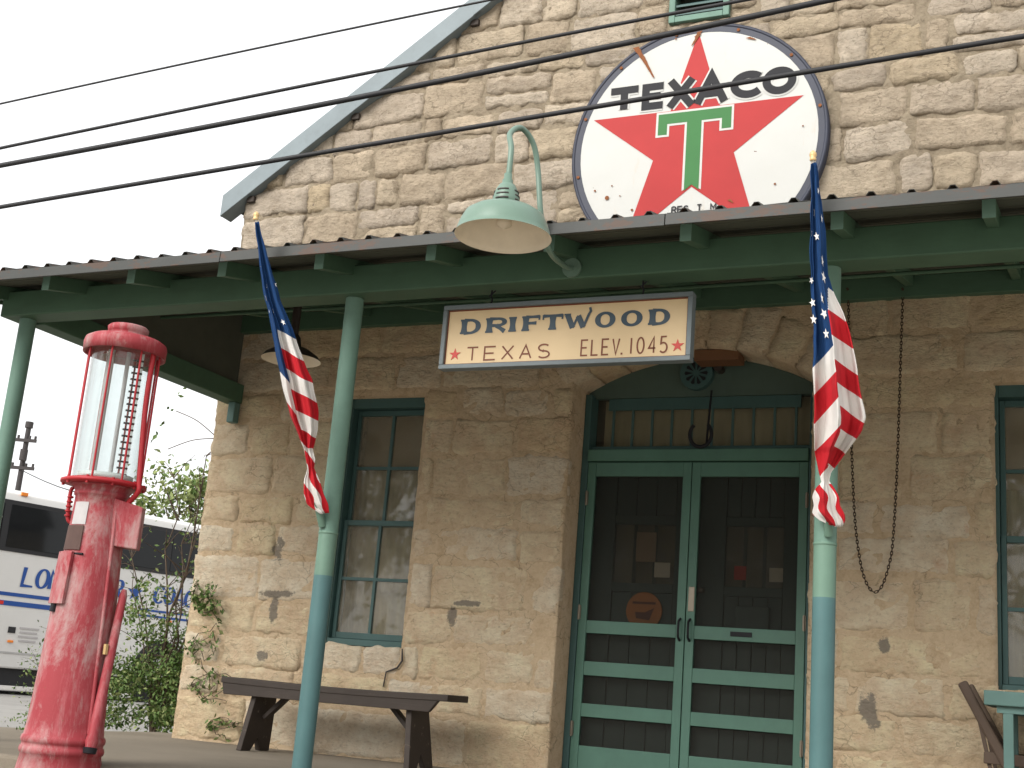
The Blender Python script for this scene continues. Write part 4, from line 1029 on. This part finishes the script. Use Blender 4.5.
# ================================================================== GAS PUMP
def pump():
    k = 6.8/7.2; px, py_ = -4.866*k, -7.85+(7.85-2.543)*k
    t = thing('gas_pump', 'weathered red antique gas pump with tall glass cylinder', 'gas pump', (px, py_, -.12))
    Z = lambda y: .48+(np.interp(y, [330, 350, 485, 735, 768], [2.314, 2.2, 1.433, .111, -.054])-.48)*k+.12
    zc = Z(352); zf = Z(487)
    q = MB(); q.lathe([(.0, 0), (.23, 0), (.23, .05), (.205, .07), (.191, .16), (.198, .165), (.202, .18), (.198, .195), (.193, .198), (.193, .212), (.198, .216), (.201, .23), (.197, .245), (.190, .25), (.184, .30), (.131, zf-.12), (.130, zf-.06), (.137, zf-.057), (.139, zf-.04), (.134, zf-.037), (.150, zf-.012), (.17, zf-.005), (.0, zf-.005)], (0, 0, 0), 48); body = q.build('body', 'pump_red', t)
    q = MB(); q.lathe([(.0, zf-.004), (.19, zf-.004), (.215, zf+.002), (.215, zf+.016), (.2, zf+.022), (.165, zf+.03), (.0, zf+.03)], (0, 0, 0), 48); fl = q.build('flange', 'pump_bright', t)
    for j in range(10):
        a = j*math.pi/5; q = MB(); q.tube([(.2*math.cos(a), .2*math.sin(a), zf-.012), (.2*math.cos(a), .2*math.sin(a), zf+.028)], .008, 6); q.build('bolt', 'pump_bright', fl)
    # cap: skirted lid and a small drum on top
    q = MB(); q.lathe([(.0, zc+.02), (.16, zc+.012), (.19, zc+.006), (.20, zc-.022), (.212, zc-.024), (.214, zc+.03), (.208, zc+.05), (.185, zc+.064), (.11, zc+.078), (.10, zc+.08), (.098, zc+.098), (.104, zc+.102), (.106, zc+.128), (.098, zc+.136), (.0, zc+.138)], (0, 0, 0), 48); q.build('cap', 'pump_red', t)
    q = MB(); q.lathe([(.162, zf+.03), (.162, zc+.005)], (0, 0, 0), 48); q.lathe([(.156, zc+.005), (.156, zf+.03)], (0, 0, 0), 48); q.build('glass_cylinder', 'pump_glass', t)
    for j in range(8):
        a = R_(-112+j*45); q = MB(); q.tube([(.19*math.cos(a), .19*math.sin(a), zf+.01), (.19*math.cos(a), .19*math.sin(a), zc)], .0055, 8); q.build('tie_rod', 'pump_bright', t)
    a = R_(2); ax, ay = .188*math.cos(a), .188*math.sin(a)
    q = MB(); q.tube(bez([(ax*.66, ay*.66, zf-.13), (ax*.98, ay*.98, zf-.07), (ax*1.19, ay*1.19, zf-.02), (ax*1.16, ay*1.16, zf+.05), (ax, ay, zc-.3), (ax, ay, zc)]), .014, 10); q.build('overflow_pipe', 'pump_bright', t)
    # gauge plate with gallon marks inside the glass and two inner columns
    a = R_(-4); q = MB(); gx, gy = .13*math.cos(a), .13*math.sin(a)
    q.bar((gx, gy, zf+.03), (gx, gy, zc-.02), .022, .004, (.676, -.737, 0)); ga = q.build('gauge_plate', 'gauge_white', t)
    for j in range(19):
        zz = zf+.06+j*(zc-zf-.12)/18; q = MB(); q.bar((gx-.030, gy-.030, zz), (gx+.010, gy+.008, zz), .006, .010); q.build('gallon_mark', 'black_paint', ga)
    for (sx, r_, mt) in ((-.065, .018, 'pump_grey'), (.022, .011, 'pump_grey')):
        q = MB(); q.tube([(sx*.737, sx*.676, zf+.03), (sx*.737, sx*.676, zc)], r_, 12); q.build('inner_pipe', mt, t)
    q = MB(); q.lathe([(.0, zf+.031), (.14, zf+.031), (.14, zf+.06), (.0, zf+.06)], (0, 0, 0), 32); q.build('inner_base', 'gauge_white', t)
    # plates and covers: the camera sees the -Y / +X side
    def plate(nm, mt, a0, w_, z0, z1, r0, r1, out=.012):
        q = MB(); n = 6; vs = []; fs = []
        for j in range(n+1):
            a = R_(a0)+(j/n-.5)*w_/.18
            for (r_, zz) in ((r0+.002, z0), (r0+out, z0), (r1+out, z1), (r1+.002, z1)): vs.append((r_*math.cos(a), r_*math.sin(a), zz))
        for j in range(n):
            for i in range(4): fs.append((j*4+i, j*4+(i+1) % 4, (j+1)*4+(i+1) % 4, (j+1)*4+i))
        fs += [(3, 2, 1, 0), (n*4, n*4+1, n*4+2, n*4+3)]
        q.add(vs, fs); return q.build(nm, mt, t, bevel=.002)
    def rad(zz): return np.interp(zz, [.30, zf-.12], [.184, .131])
    def pl(nm, mt, a0, w_, y0, y1, out=.012):
        z1, z0 = Z(y0), Z(y1); plate(nm, mt, a0, w_, z0, z1, rad(z0), rad(z1), out)
    pl('bare_patch', 'pump_grey', -92, .12, 507, 530, .003)
    pl('rusted_plate', 'pump_plate', -98, .15, 531, 556, .008)
    pl('hinged_cover', 'pump_red', -106, .13, 558, 610, .022)
    q = MB(); zz = Z(559); a = R_(-66); q.tube([(rad(zz)*1.13*math.cos(R_(-120)), rad(zz)*1.13*math.sin(R_(-120)), zz), (rad(zz)*1.06*math.cos(a), rad(zz)*1.06*math.sin(a), zz-.004)], .006, 6); q.build('hinge_pin', 'black_paint', t)
    q = MB(); zz = Z(612); q.tube([(rad(zz)*math.cos(R_(-112)), rad(zz)*math.sin(R_(-112)), zz+.02), (rad(zz)*1.03*math.cos(R_(-112)), rad(zz)*1.03*math.sin(R_(-112)), zz-.03)], .018, 8); q.build('slot', 'black_paint', t)
    # side box standing off the right side
    a = R_(28); zz0, zz1 = Z(548), Z(500); q = MB(); c, s_ = math.cos(a), math.sin(a); tn = Vector((-s_, c, 0)); n_ = Vector((c, s_, 0))
    P = lambda r_, tt, z_: n_*r_+tn*tt+Vector((0, 0, z_))
    q.hexa([P(.085, -.095, zz0), P(.235, -.095, zz0-.01), P(.235, -.015, zz0-.01), P(.085, -.015, zz0)], [P(.085, -.095, zz1), P(.235, -.095, zz1-.035), P(.235, -.015, zz1-.035), P(.085, -.015, zz1)]); q.build('side_box', 'pump_red', t, bevel=.006)
    # hose hook coil on the left
    q = MB(); a = R_(-146)
    q.tube(bez([(.15*math.cos(a), .15*math.sin(a), zf-.02), (.158*math.cos(a), .158*math.sin(a), zf-.05), (.152*math.cos(a), .152*math.sin(a), zf-.17), (.135*math.cos(a), .135*math.sin(a), zf-.2)]), .010, 8)
    for j in range(5): zz = zf-.07-j*.024; q.tube([(.154*math.cos(a)+.011*math.cos(b), .154*math.sin(a)+.011*math.sin(b), zz) for b in np.linspace(0, 6.28, 12)], .006, 6)
    q.build('hose_coil', 'pump_bright', t)
    # long pump handle leaning on the right side
    a = R_(-40); q = MB(); h0 = Vector((.222*math.cos(R_(-12)), .222*math.sin(R_(-12)), Z(744))); h1 = Vector((.195*math.cos(R_(18)), .195*math.sin(R_(18)), Z(590)))
    q.tube([h0+(h1-h0)*u for u in (0, .04, .08, .5, .96, 1)], [.026, .032, .026, .024, .020, .012], 12); hd = q.build('handle', 'pump_red', t)
    q = MB(); q.tube([h0-(h1-h0)*.035, h0+(h1-h0)*.0], [.03, .034], 12); q.build('handle_tip', 'black_paint', hd)
    # vertical pipe and seam
    q = MB(); a = R_(-12); q.tube([(.192*math.cos(a), .192*math.sin(a), .27), (.137*math.cos(a), .137*math.sin(a), zf-.14)], .010, 8); q.build('seam_pipe', 'pump_red', t)
    q = MB(); q.bar((.193*math.cos(a+.12), .193*math.sin(a+.12), Z(655)), (.192*math.cos(a+.12), .192*math.sin(a+.12), Z(645)), .016, .016); q.build('brass_tag', 'gold', t)
pump()

# ================================================================== BENCH, TABLE, CHAIR
def bench():
    x0, x1, y0, y1 = -5.36, -3.63, -.60, -.30
    t = thing('bench', 'dark weathered wooden bench against the wall under the window', 'bench', (0, 0, 0))
    q = MB(); n = 10; vs = []; fs = []
    for i in range(n+1):
        x = x0+(x1-x0)*i/n; s = -.012*math.sin(math.pi*i/n)
        vs += [(x, y0, .428+s), (x, y1, .428+s), (x, y1, .47+s), (x, y0, .47+s)]
    for i in range(n):
        for k in range(4): fs.append((i*4+k, i*4+(k+1) % 4, (i+1)*4+(k+1) % 4, (i+1)*4+k))
    fs += [(3, 2, 1, 0), (n*4, n*4+1, n*4+2, n*4+3)]; q.add(vs, fs); q.build('seat', 'dark_wood', t, bevel=.006)
    q = MB(); q.hexa([(x0+.03, y0+.005, .355), (x1-.13, y0+.005, .355), (x1-.13, y0+.04, .355), (x0+.03, y0+.04, .355)], [(x0+.01, y0+.005, .4275), (x1-.07, y0+.005, .4275), (x1-.07, y0+.04, .4275), (x0+.01, y0+.04, .4275)]); q.build('apron', 'dark_wood', t, bevel=.004)
    for xc, s in ((-5.10, -1), (-3.93, 1)):
        q = MB(); w_ = .135; yc = -.43
        prof = [(yc-w_-.03, .0), (yc-.055, .0), (yc, .085), (yc+.055, .0), (yc+w_+.03, .0), (yc+w_-.02, .415), (yc-w_+.02, .415)]
        vs = [(xc+s*.05*(1-z/.42)-.02, y, z+.002) for y, z in prof]+[(xc+s*.05*(1-z/.42)+.02, y, z+.002) for y, z in prof]; n = len(prof)
        q.add(vs, [tuple(reversed(range(n))), tuple(range(n, 2*n))]+[(i, (i+1) % n, n+(i+1) % n, n+i) for i in range(n)]); q.build('leg', 'dark_wood', t, bevel=.004)
        q = MB(); q.bar((xc-s*.02, -.43, .22), (xc-s*.24, -.43, .425), .06, .028); q.build('brace', 'dark_wood', t, bevel=.003)
bench()
def table():
    t = thing('side_table', 'grey teal painted wooden table by the right window', 'table', (0, 0, 0))
    x0, x1, y0, y1, h = -.482, .45, -.72, -.15, .715
    q = MB(); q.box(x0, x1, y0, y1, h-.075, h); q.build('top', 'table_teal', t, bevel=.006)
    for ya in (y0+.03, y1-.05): q = MB(); q.box(x0+.06, x1-.06, ya, ya+.02, h-.11, h-.077); q.build('apron', 'table_teal', t)
    for x in (x0+.09, x1-.14):
        for y in (y0+.03, y1-.08): q = MB(); q.box(x, x+.05, y, y+.05, .0, h-.1105); q.build('leg', 'table_teal', t, bevel=.004)
table()
def chair():
    t = thing('wooden_chair', 'dark reclining wooden chair half behind the teal table', 'chair', (0, 0, 0))
    T0 = PY(962, 682, -.52); Bm = PY(1012, 775, -.52)
    d = Vector((Bm[0]-T0[0], 0, Bm[2]-T0[2])).normalized()
    top = Vector((T0[0], 0, T0[2])); n_ = Vector((d.z, 0, -d.x))
    for k in range(2):
        y = -.52+k*.42
        q = MB(); q.bar(top+Vector((0, y, 0)), top+d*.80+Vector((0, y, 0)), .05, .052, (n_.x, 0, n_.z)); q.build('back_post', 'chair_wood', t, bevel=.012)
        st = top+d*.20+Vector((-.012, y+.02, 0)); q = MB(); q.bar(st, Vector((PY(991, 757, -.5)[0], y+.02, .30)), .022, .02); q.build('strut', 'chair_wood', t)
        q = MB(); q.bar(Vector((PY(988, 757, -.5)[0]-.02, y+.01, .375)), Vector((.22, y+.01, .36)), .04, .06); q.build('seat_rail', 'chair_wood', t, bevel=.005)
        for lx in (PY(993, 757, -.5)[0], .16): q = MB(); q.bar((lx, y+.01, .0), (lx, y+.01, .345), .04, .03); q.build('leg', 'chair_wood', t)
    for k in range(6):
        c = top+d*(.24+k*.085); q = MB(); q.bar(c+Vector((0, -.49, 0)), c+Vector((0, -.13, 0)), .06, .018, (n_.x, 0, n_.z)); q.build('back_slat', 'chair_wood', t, bevel=.003)
    for k in range(6):
        x = -.30+k*.09; q = MB(); q.box(x, x+.07, -.535, -.07, .396, .414); q.build('seat_slat', 'chair_wood', t, bevel=.003)
chair()

# ================================================================== CHAIN
def chain():
    q = MB(); a = PY(848, 296, -.06); b = PY(874, 592, -.06); c = PY(903, 296, -.06)
    P = []
    for i in range(60):
        u = i/59; x = a[0]+(c[0]-a[0])*u
        s = abs(2*u-1)
    pts = [PY(x, y, -.06) for x, y in [(848,290),(850,380),(852,460),(855,520),(860,560),(866,582),(874,592),(882,586),(889,565),(893,540),(897,470),(900,380),(903,290)]]
    path = bez(pts); L = [0]
    for i in range(1, len(path)): L.append(L[-1]+(path[i]-path[i-1]).length)
    n = int(L[-1]/.021)
    for k in range(n):
        s = (k+.5)*L[-1]/n; i = max(1, next(j for j in range(len(L)) if L[j] >= s)); u = (s-L[i-1])/(L[i]-L[i-1])
        p = path[i-1].lerp(path[i], u); d = (path[i]-path[i-1]).normalized(); sd_ = Vector((0, 1, 0)) if k % 2 else d.cross(Vector((0, 1, 0))).normalized()
        ring = [p+d*.0150*math.cos(t)+sd_*.0072*math.sin(t) for t in np.linspace(0, 2*math.pi, 9)]
        q.tube(ring, .0031, 5, cap=False)
    for e in (pts[0], pts[-1]): q.tube([(e[0], .02, e[2]), (e[0], -.09, e[2])], .008, 6)
    tag(q.build('hanging_chain', 'chain'), 'long rusty chain looped down the stone wall right of the doors', 'chain')
chain()

# ================================================================== OVERHEAD WIRES
def wire(pts, r, label, Ya, Yb):
    cf = np.polyfit([p[0] for p in pts], [p[1] for p in pts], 2); x0, x1 = pts[0][0], pts[-1][0]
    Mx = []
    for k in range(13):
        x = x0-60+(x1-x0+120)*k/12; Mx.append(Vector(PY(x, np.polyval(cf, x), Ya+(Yb-Ya)*(x-x0)/(x1-x0))))
    d0 = (Mx[0]-Mx[1]).normalized(); d1 = (Mx[-1]-Mx[-2]).normalized(); n_ = len(Mx)
    P = [Mx[0]+d0*k*1.5+Vector((0, 0, .012*k*k)) for k in range(14, 0, -1)]+Mx+[Mx[-1]+d1*k*1.5+Vector((0, 0, .004*k*k)) for k in range(1, 9)]
    q = MB(); q.tube(bez(P), r, 8); tag(q.build('power_line', 'wire'), label, 'cable', 'cables crossing before the gable')
wire([(0,104),(130,75),(250,50),(490,0)], .0075, 'topmost and thinnest overhead cable, crossing only sky and eave', -1.6, -1.2)
wire([(0,147),(120,126),(300,84),(520,44),(690,10)], .012, 'second overhead cable from the top, running below the vent', -1.6, -1.2)
wire([(0,165),(200,129),(430,84),(640,38),(833,0)], .019, 'thick overhead cable passing just above the round sign', -1.6, -1.2)
wire([(0,207),(250,165),(500,122),(760,80),(1024,36)], .016, 'lowest overhead cable, running across the round sign face', -1.6, -1.2)

# ================================================================== BUS
def bus():
    A = Vector((-16.6, 7.8, -.12)); d = Vector((1.1, 4.0, 0)).normalized(); n = Vector((d.y, -d.x, 0))
    t = thing('coach_bus', 'white motor coach with blue lettering parked on the side road', 'bus', A, math.atan2(d.y, d.x))
    # local: x along the side, -y outwards to the store, z up from the ground
    u0, u1, h, wd = -5.2, 7.9, 3.40, 2.55
    q = MB(); prof = [(0.004, .42), (0, 2.30), (.03, 3.12), (.10, 3.32), (.28, h), (wd-.28, h), (wd-.10, 3.32), (wd-.03, 3.12), (wd, 2.30), (wd, .42)]
    m_ = len(prof); vs = [(u0, y, z) for y, z in prof]+[(u1, y, z) for y, z in prof]
    q.add(vs, [tuple(reversed(range(m_))), tuple(range(m_, 2*m_))]+[(i, (i+1) % m_, m_+(i+1) % m_, m_+i) for i in range(m_)]); body = q.build('body', 'bus_white', t, bevel=.03)
    q = MB(); q.box(u0+.4, u1-.4, -.004+.008, .05, 2.33, 3.19); q.box(u0+.4, u1-.4, -.012, .0, 2.33, 2.38)
    q.hexa([(u0+.4, -.013, 2.34), (u1-.4, -.013, 2.34), (u1-.4, .02, 2.34), (u0+.4, .02, 2.34)], [(u0+.4, .012, 3.19), (u1-.4, .012, 3.19), (u1-.4, .05, 3.19), (u0+.4, .05, 3.19)]); q.build('window_band', 'bus_trim', t)
    u = u0+.45
    while u < u1-1.2:
        q = MB(); z0, z1 = 2.40, 3.12; a, b = u+.06, u+1.60
        q.hexa([(a, -.020, z0), (b, -.020, z0), (b, -.01, z0), (a, -.01, z0)], [(a, .002, z1), (b, .002, z1), (b, .012, z1), (a, .012, z1)]); q.build('window', 'bus_glass', t, bevel=.004); u += 1.66
    for z0, z1, ua, ub in ((1.60, 1.66, u0, 1.9), (1.44, 1.52, u0+.6, 1.9), (1.62, 1.66, 3.1, u1), (1.52, 1.56, 3.1, u1)):
        q = MB(); q.box(ua, ub, -.006, .004, z0, z1); q.build('stripe', 'bus_blue', t)
    q = MB(); q.box(u0, .43, -.008, .002, 1.45, 1.51); q.build('stripe', 'bus_red', t)
    def f(a, b, l): return (a+.10*(b-1.8), -.008-l*.0006, b)
    x = .70
    for wd_, xx, hh, lw in (('LONE', .70, .31, .20), ('STAR', 1.82, .31, .165), ('COACHES', 3.36, .30, .185)):
        q = MB(); text(q, wd_, xx, 1.795, hh, lw, .074, .055 if hh > .3 else .045, f, contrast=.6); q.build('lettering', 'bus_blue', t)
    q = MB(); q.add([(2.94+a, -.010, 1.93+b) for a, b in star_poly(0, 0, .17)], [tuple(range(10))]); q.build('star_emblem', 'bus_blue', t)
    q = MB(); q.box(.60, .73, -.010, .003, 1.0, 1.10); q.build('notice_plate', 'bus_trim', t)
    for k in range(4): q = MB(); q.box(.80+.02*(k % 2), 1.16-.03*(k % 2), -.009, .003, 1.08-k*.07, 1.11-k*.07); q.build('notice_line', 'pump_grey', t)
    q = MB(); q.box(.62, .72, -.02, .003, .84, .88); q.build('side_marker', 'bus_orange', t, bevel=.006)
    q = MB(); q.box(3.7, 3.82, -.02, .003, 1.44, 1.50); q.build('side_marker', 'bus_orange', t, bevel=.006)
    q = MB(); q.box(.46, .58, .06, .10, 3.30, 3.36); q.build('roof_marker', 'bus_orange', t, bevel=.006)
    for k in range(7):
        u = u0+.9+k*1.55; q = MB(); q.box(u, u+.012, -.003, .004, .5, 1.32); q.build('panel_joint', 'bus_trim', t)
    q = MB(); q.box(u0, u1, -.006, .004, .66, .69); q.build('rub_rail', 'rim', t)
    for u in (-3.0, 3.7, 5.1):
        q = MB(); q.tube([(u, -.006, .52), (u, .06, .52)], .60, 32); q.build('wheel_well', 'bus_trim', t)
        q = MB(); q.tube([(u, -.012, .5), (u, .28, .5)], .50, 32); wh = q.build('wheel', 'tyre', t, bevel=.03)
        q = MB(); q.tube([(u, -.03, .5), (u, -.008, .5)], .29, 24); q.build('rim', 'rim', wh)
    q = MB(); q.box(u0+.1, u1-.1, .10, wd-.08, .14, .415); q.build('chassis_and_shade', 'bus_trim', t)  # black box reaches low, standing in for the shade under the coach
bus()

# ================================================================== UTILITY POLE
def upole():
    dd = ray(24, 455); dd = dd/math.hypot(dd[0], dd[1]); D = 55; b = CAM+dd*D
    t = thing('utility_pole', 'far dark utility pole with two crossarms beyond the bus', 'utility pole', (b[0], b[1], -.13))
    rr_ = ray(28, 423); H = .48+D*rr_[2]/math.hypot(rr_[0], rr_[1])+.13
    q = MB(); q.tube([(0, 0, 0), (0, 0, H)], [.15, .10], 10); q.build('pole', 'pole_wood', t)
    rv = Vector((RM[0][0], RM[0][1], 0)).normalized()
    for zz, hw in ((H-.75, .52), (H-1.9, .62)):
        q = MB(); c = Vector((0, -.15, zz)); q.bar(c-rv*hw, c+rv*hw, .10, .13); arm = q.build('crossarm', 'pole_wood', t)
        for u in (-.9, -.45, .45, .9): q = MB(); p = c+rv*hw*u; q.tube([p, p+Vector((0, 0, .2))], .05, 8); q.build('insulator', 'pole_wood', arm)
    q = MB(); q.tube([(.18, -.2, H-1.6), (.18, -.2, H-1.15)], .15, 12); q.build('transformer', 'pole_wood', t)
    q = MB(); q.tube([(0, 0, H-.2), (0, 0, H+.05)], .16, 10); q.build('pole_cap', 'pole_wood', t)
    s = Vector((b[0], b[1], H-2.1)); e = Vector(PY(300, 500, 9.0)); e = Vector(CAM+ray(215, 497)*30)
    q = MB(); q.tube([s.lerp(e, k/10)-Vector((0, 0, 1.0*math.sin(math.pi*k/10)*.5)) for k in range(11)], .02, 6); tag(q.build('service_wire', 'wire'), 'thin wire running from the far pole behind the glass cylinder', 'wire')
upole()

# ================================================================== PLANTS
def leaves(mb, pts, size, rg, mats=3, asp=.5):
    for p in pts:
        n = Vector((rg.gauss(0, 1), rg.gauss(0, 1), rg.gauss(.4, 1))).normalized(); a = n.orthogonal().normalized()
        a = Matrix.Rotation(rg.uniform(0, 6.28), 3, n) @ a; b = n.cross(a); s = size*rg.uniform(.6, 1.3); p = Vector(p)
        mb.cur = rg.randrange(mats)
        mb.add([p-a*s, p-b*s*asp+n*s*.12, p+a*s, p+b*s*asp+n*s*.12], [(0, 1, 2, 3)])
def shrub(name, label, base, stems, leafsize, rg, nl, cat='shrub', mats=('leaf_dark', 'leaf_mid', 'leaf_pale'), blobs=()):
    t = thing(name, label, cat, base)
    q = MB(); tips = []
    for (dx, dy, h, r) in stems:
        P = [Vector((0, 0, 0))]; n = 7
        for i in range(1, n+1):
            u = i/n; P.append(Vector((dx*u**1.3+rg.gauss(0, .03), dy*u**1.3+rg.gauss(0, .03), h*u)))
        q.tube(P, [r*(1-.75*i/n) for i in range(n+1)], 6); 
        for i in range(2, n+1):
            for _ in range(3):
                e = P[i]+Vector((rg.gauss(0, .17), rg.gauss(0, .17), rg.uniform(-.04, .25)))
                q.tube([P[i], P[i].lerp(e, .5)+Vector((0, 0, .02)), e], [r*.35, r*.25, r*.12], 4); tips.append((P[i], e))
    q.build('stem', 'twig', t)
    q = MB(); pts = []
    for a, e in tips:
        for _ in range(nl): u = rg.uniform(.3, 1.05); pts.append(a.lerp(e, u)+Vector((rg.gauss(0, .035), rg.gauss(0, .035), rg.gauss(0, .035))))
    for (cx, cy, cz, rx, ry, rz, cnt) in blobs:
        cl = [Vector((rg.gauss(0, .45), rg.gauss(0, .45), rg.gauss(0, .45))) for _ in range(26)]
        for _ in range(cnt):
            c = rg.choice(cl)+Vector((rg.gauss(0, .16), rg.gauss(0, .16), rg.gauss(0, .14))); pts.append((cx+c.x*rx, cy+c.y*ry, max(.02, cz+c.z*rz)))
    leaves(q, pts, leafsize, rg, len(mats)); q.build('foliage', list(mats), t)
rg = random.Random(5)
c = PZ(158, 732, -.12); shrub('corner_shrub', 'dense green shrub with bare stems growing at the store corner', (-7.25, 1.1, -.12),
      [(.1, .1, 2.5, .016), (-.3, .2, 2.3, .014), (.45, .2, 2.15, .014), (-.55, .0, 1.8, .012), (.25, -.1, 1.9, .012), (-.1, .3, 2.0, .012), (.6, .5, 1.9, .01), (-.75, .3, 1.5, .01)], .021, rg, 4,
      mats=('leaf_dark', 'leaf_mid', 'leaf_mid', 'leaf_pale'), blobs=[(.05, .1, .34, .78, .6, .46, 9500), (-.15, .0, .72, .60, .5, .45, 3200), (.42, .2, .62, .45, .4, .45, 1800)])
shrub('roadside_weed', 'scraggly pale green weed left of the gas pump', (-8.1, .9, -.12), [(.1, .1, 1.15, .008), (-.3, .1, .95, .008), (.3, -.1, .8, .007), (-.45, .1, .55, .006), (.1, -.2, .6, .006)], .018, rg, 10, 'weed',
      mats=('leaf_mid', 'leaf_pale', 'leaf_dark'), blobs=[(-.05, 0, .18, .55, .4, .2, 700)])
def vine(px, py, rx, rz, cnt, label, sd_):
    c = PY(px, py, -.03); t = thing('wall_vine', label, 'vine', (c[0], -.03, c[2])); g = random.Random(sd_); q = MB(); pts = []
    for k in range(5):
        P = [Vector((-rx*1.0, 0, -rz*.3))]
        for i in range(6): P.append(P[-1]+Vector((rx*.42*g.uniform(.3, 1.3), -.006*g.uniform(0, 2), rz*g.uniform(-.75, .75))))
        q.tube(P, .003, 4); pts += [p.lerp(r_, g.random())+Vector((g.gauss(0, .02), -.03*g.random(), g.gauss(0, .02))) for p, r_ in zip(P, P[1:]) for _ in range(cnt//30)]
    q.build('stem', 'twig', t); q = MB(); leaves(q, pts, .021, g, 3); q.build('foliage', ['leaf_dark', 'leaf_mid', 'leaf_pale'], t)
vine(212, 588, .17, .12, 240, 'largest tuft of green vine on the wall corner', 3)
vine(203, 645, .13, .12, 90, 'sparse vine tuft on the wall left of the bench end', 4)
vine(212, 684, .19, .07, 90, 'thin vine tuft level with the bench seat', 5)
vine(224, 735-8, .16, .05, 60, 'low vine sprig at the wall foot by the bench leg', 6)
# bare twig and a few leaves by the corner
q = MB(); g = random.Random(8); p0 = Vector((-6.17, .05, PY(213, 437, 0)[2])); tips = [Vector(PY(176, 411, .2)), Vector(PY(168, 449, .25))]
t = thing('bare_twig', 'thin bare twig with a few leaves sticking out from the wall corner', 'twig', (0, 0, 0))
for e in tips: q.tube(bez([p0, p0.lerp(e, .5)+Vector((0, 0, .03)), e]), .004, 5)
q.build('stem', 'twig', t); q = MB(); leaves(q, [Vector(PY(x, y, .25)) for x, y in [(172,410),(168,408),(163,423),(161,425),(157,433),(155,437),(174,409),(181,396),(179,393),(152,441),(185,388)]], .030, g, 2); q.build('foliage', ['leaf_dark', 'leaf_mid'], t)

def tree(label, base, H, crown, cnt, lsz, seed, mats, group='trees beyond the store'):
    g = random.Random(seed); t = thing('leafy_tree', label, 'tree', base, 0, group)
    q = MB(); q.tube(bez([(0, 0, 0), (.05, .1, H*.3), (-.1, 0, H*.6), (0, .1, H*.85)]), [.22*(1-.8*i/24) for i in range(25)], 10); cl = []
    for k in range(46):
        th = g.uniform(0, 6.28); r = crown*math.sqrt(g.random()); z = H*g.uniform(.42, 1.0); f_ = math.sin(math.pi*min(1, max(.12, (z/H-.3)/.75)))
        c = Vector((r*f_*math.cos(th), r*f_*math.sin(th), z)); cl.append((c, g.uniform(.35, .75)*crown/2.6))
        if k < 26: s = Vector((0, .05, H*g.uniform(.3, .7))); q.tube([s, s.lerp(c, .5)+Vector((0, 0, -.1)), c], [.07, .045, .015], 5)
    q.build('trunk', 'bark', t); q = MB(); pts = []
    for _ in range(cnt): c, s = g.choice(cl); pts.append(c+Vector((g.gauss(0, s*.5), g.gauss(0, s*.5), g.gauss(0, s*.4))))
    leaves(q, pts, lsz, g, len(mats)); q.build('crown', list(mats), t)
def on(px, D): dd = ray(px, 640); dd = dd/math.hypot(dd[0], dd[1]); b = CAM+dd*D; return (b[0], b[1], -.13)
tree('pale leafy tree rising behind the bus roof', on(190, 33), 5.6, 2.6, 7000, .085, 3, ('leaf_mid', 'leaf_pale', 'leaf_pale'))
# trees across the street, seen only as reflections in the panes
for (x, y, H, sd_, lb) in ((-19.0, -24.0, 9.5, 21, 'broad tree across the street mirrored in the left window panes'), (-9.5, -27.0, 9.0, 22, 'tall tree across the street mirrored in the door panes'), (-1.0, -25.0, 9.0, 23, 'leafy tree across the street mirrored in the right window panes')):
    tree(lb, (x, y, -.13), H, 5.0, 5200, .17, sd_, ('leaf_mid', 'leaf_dark', 'leaf_pale'), 'trees across the street')
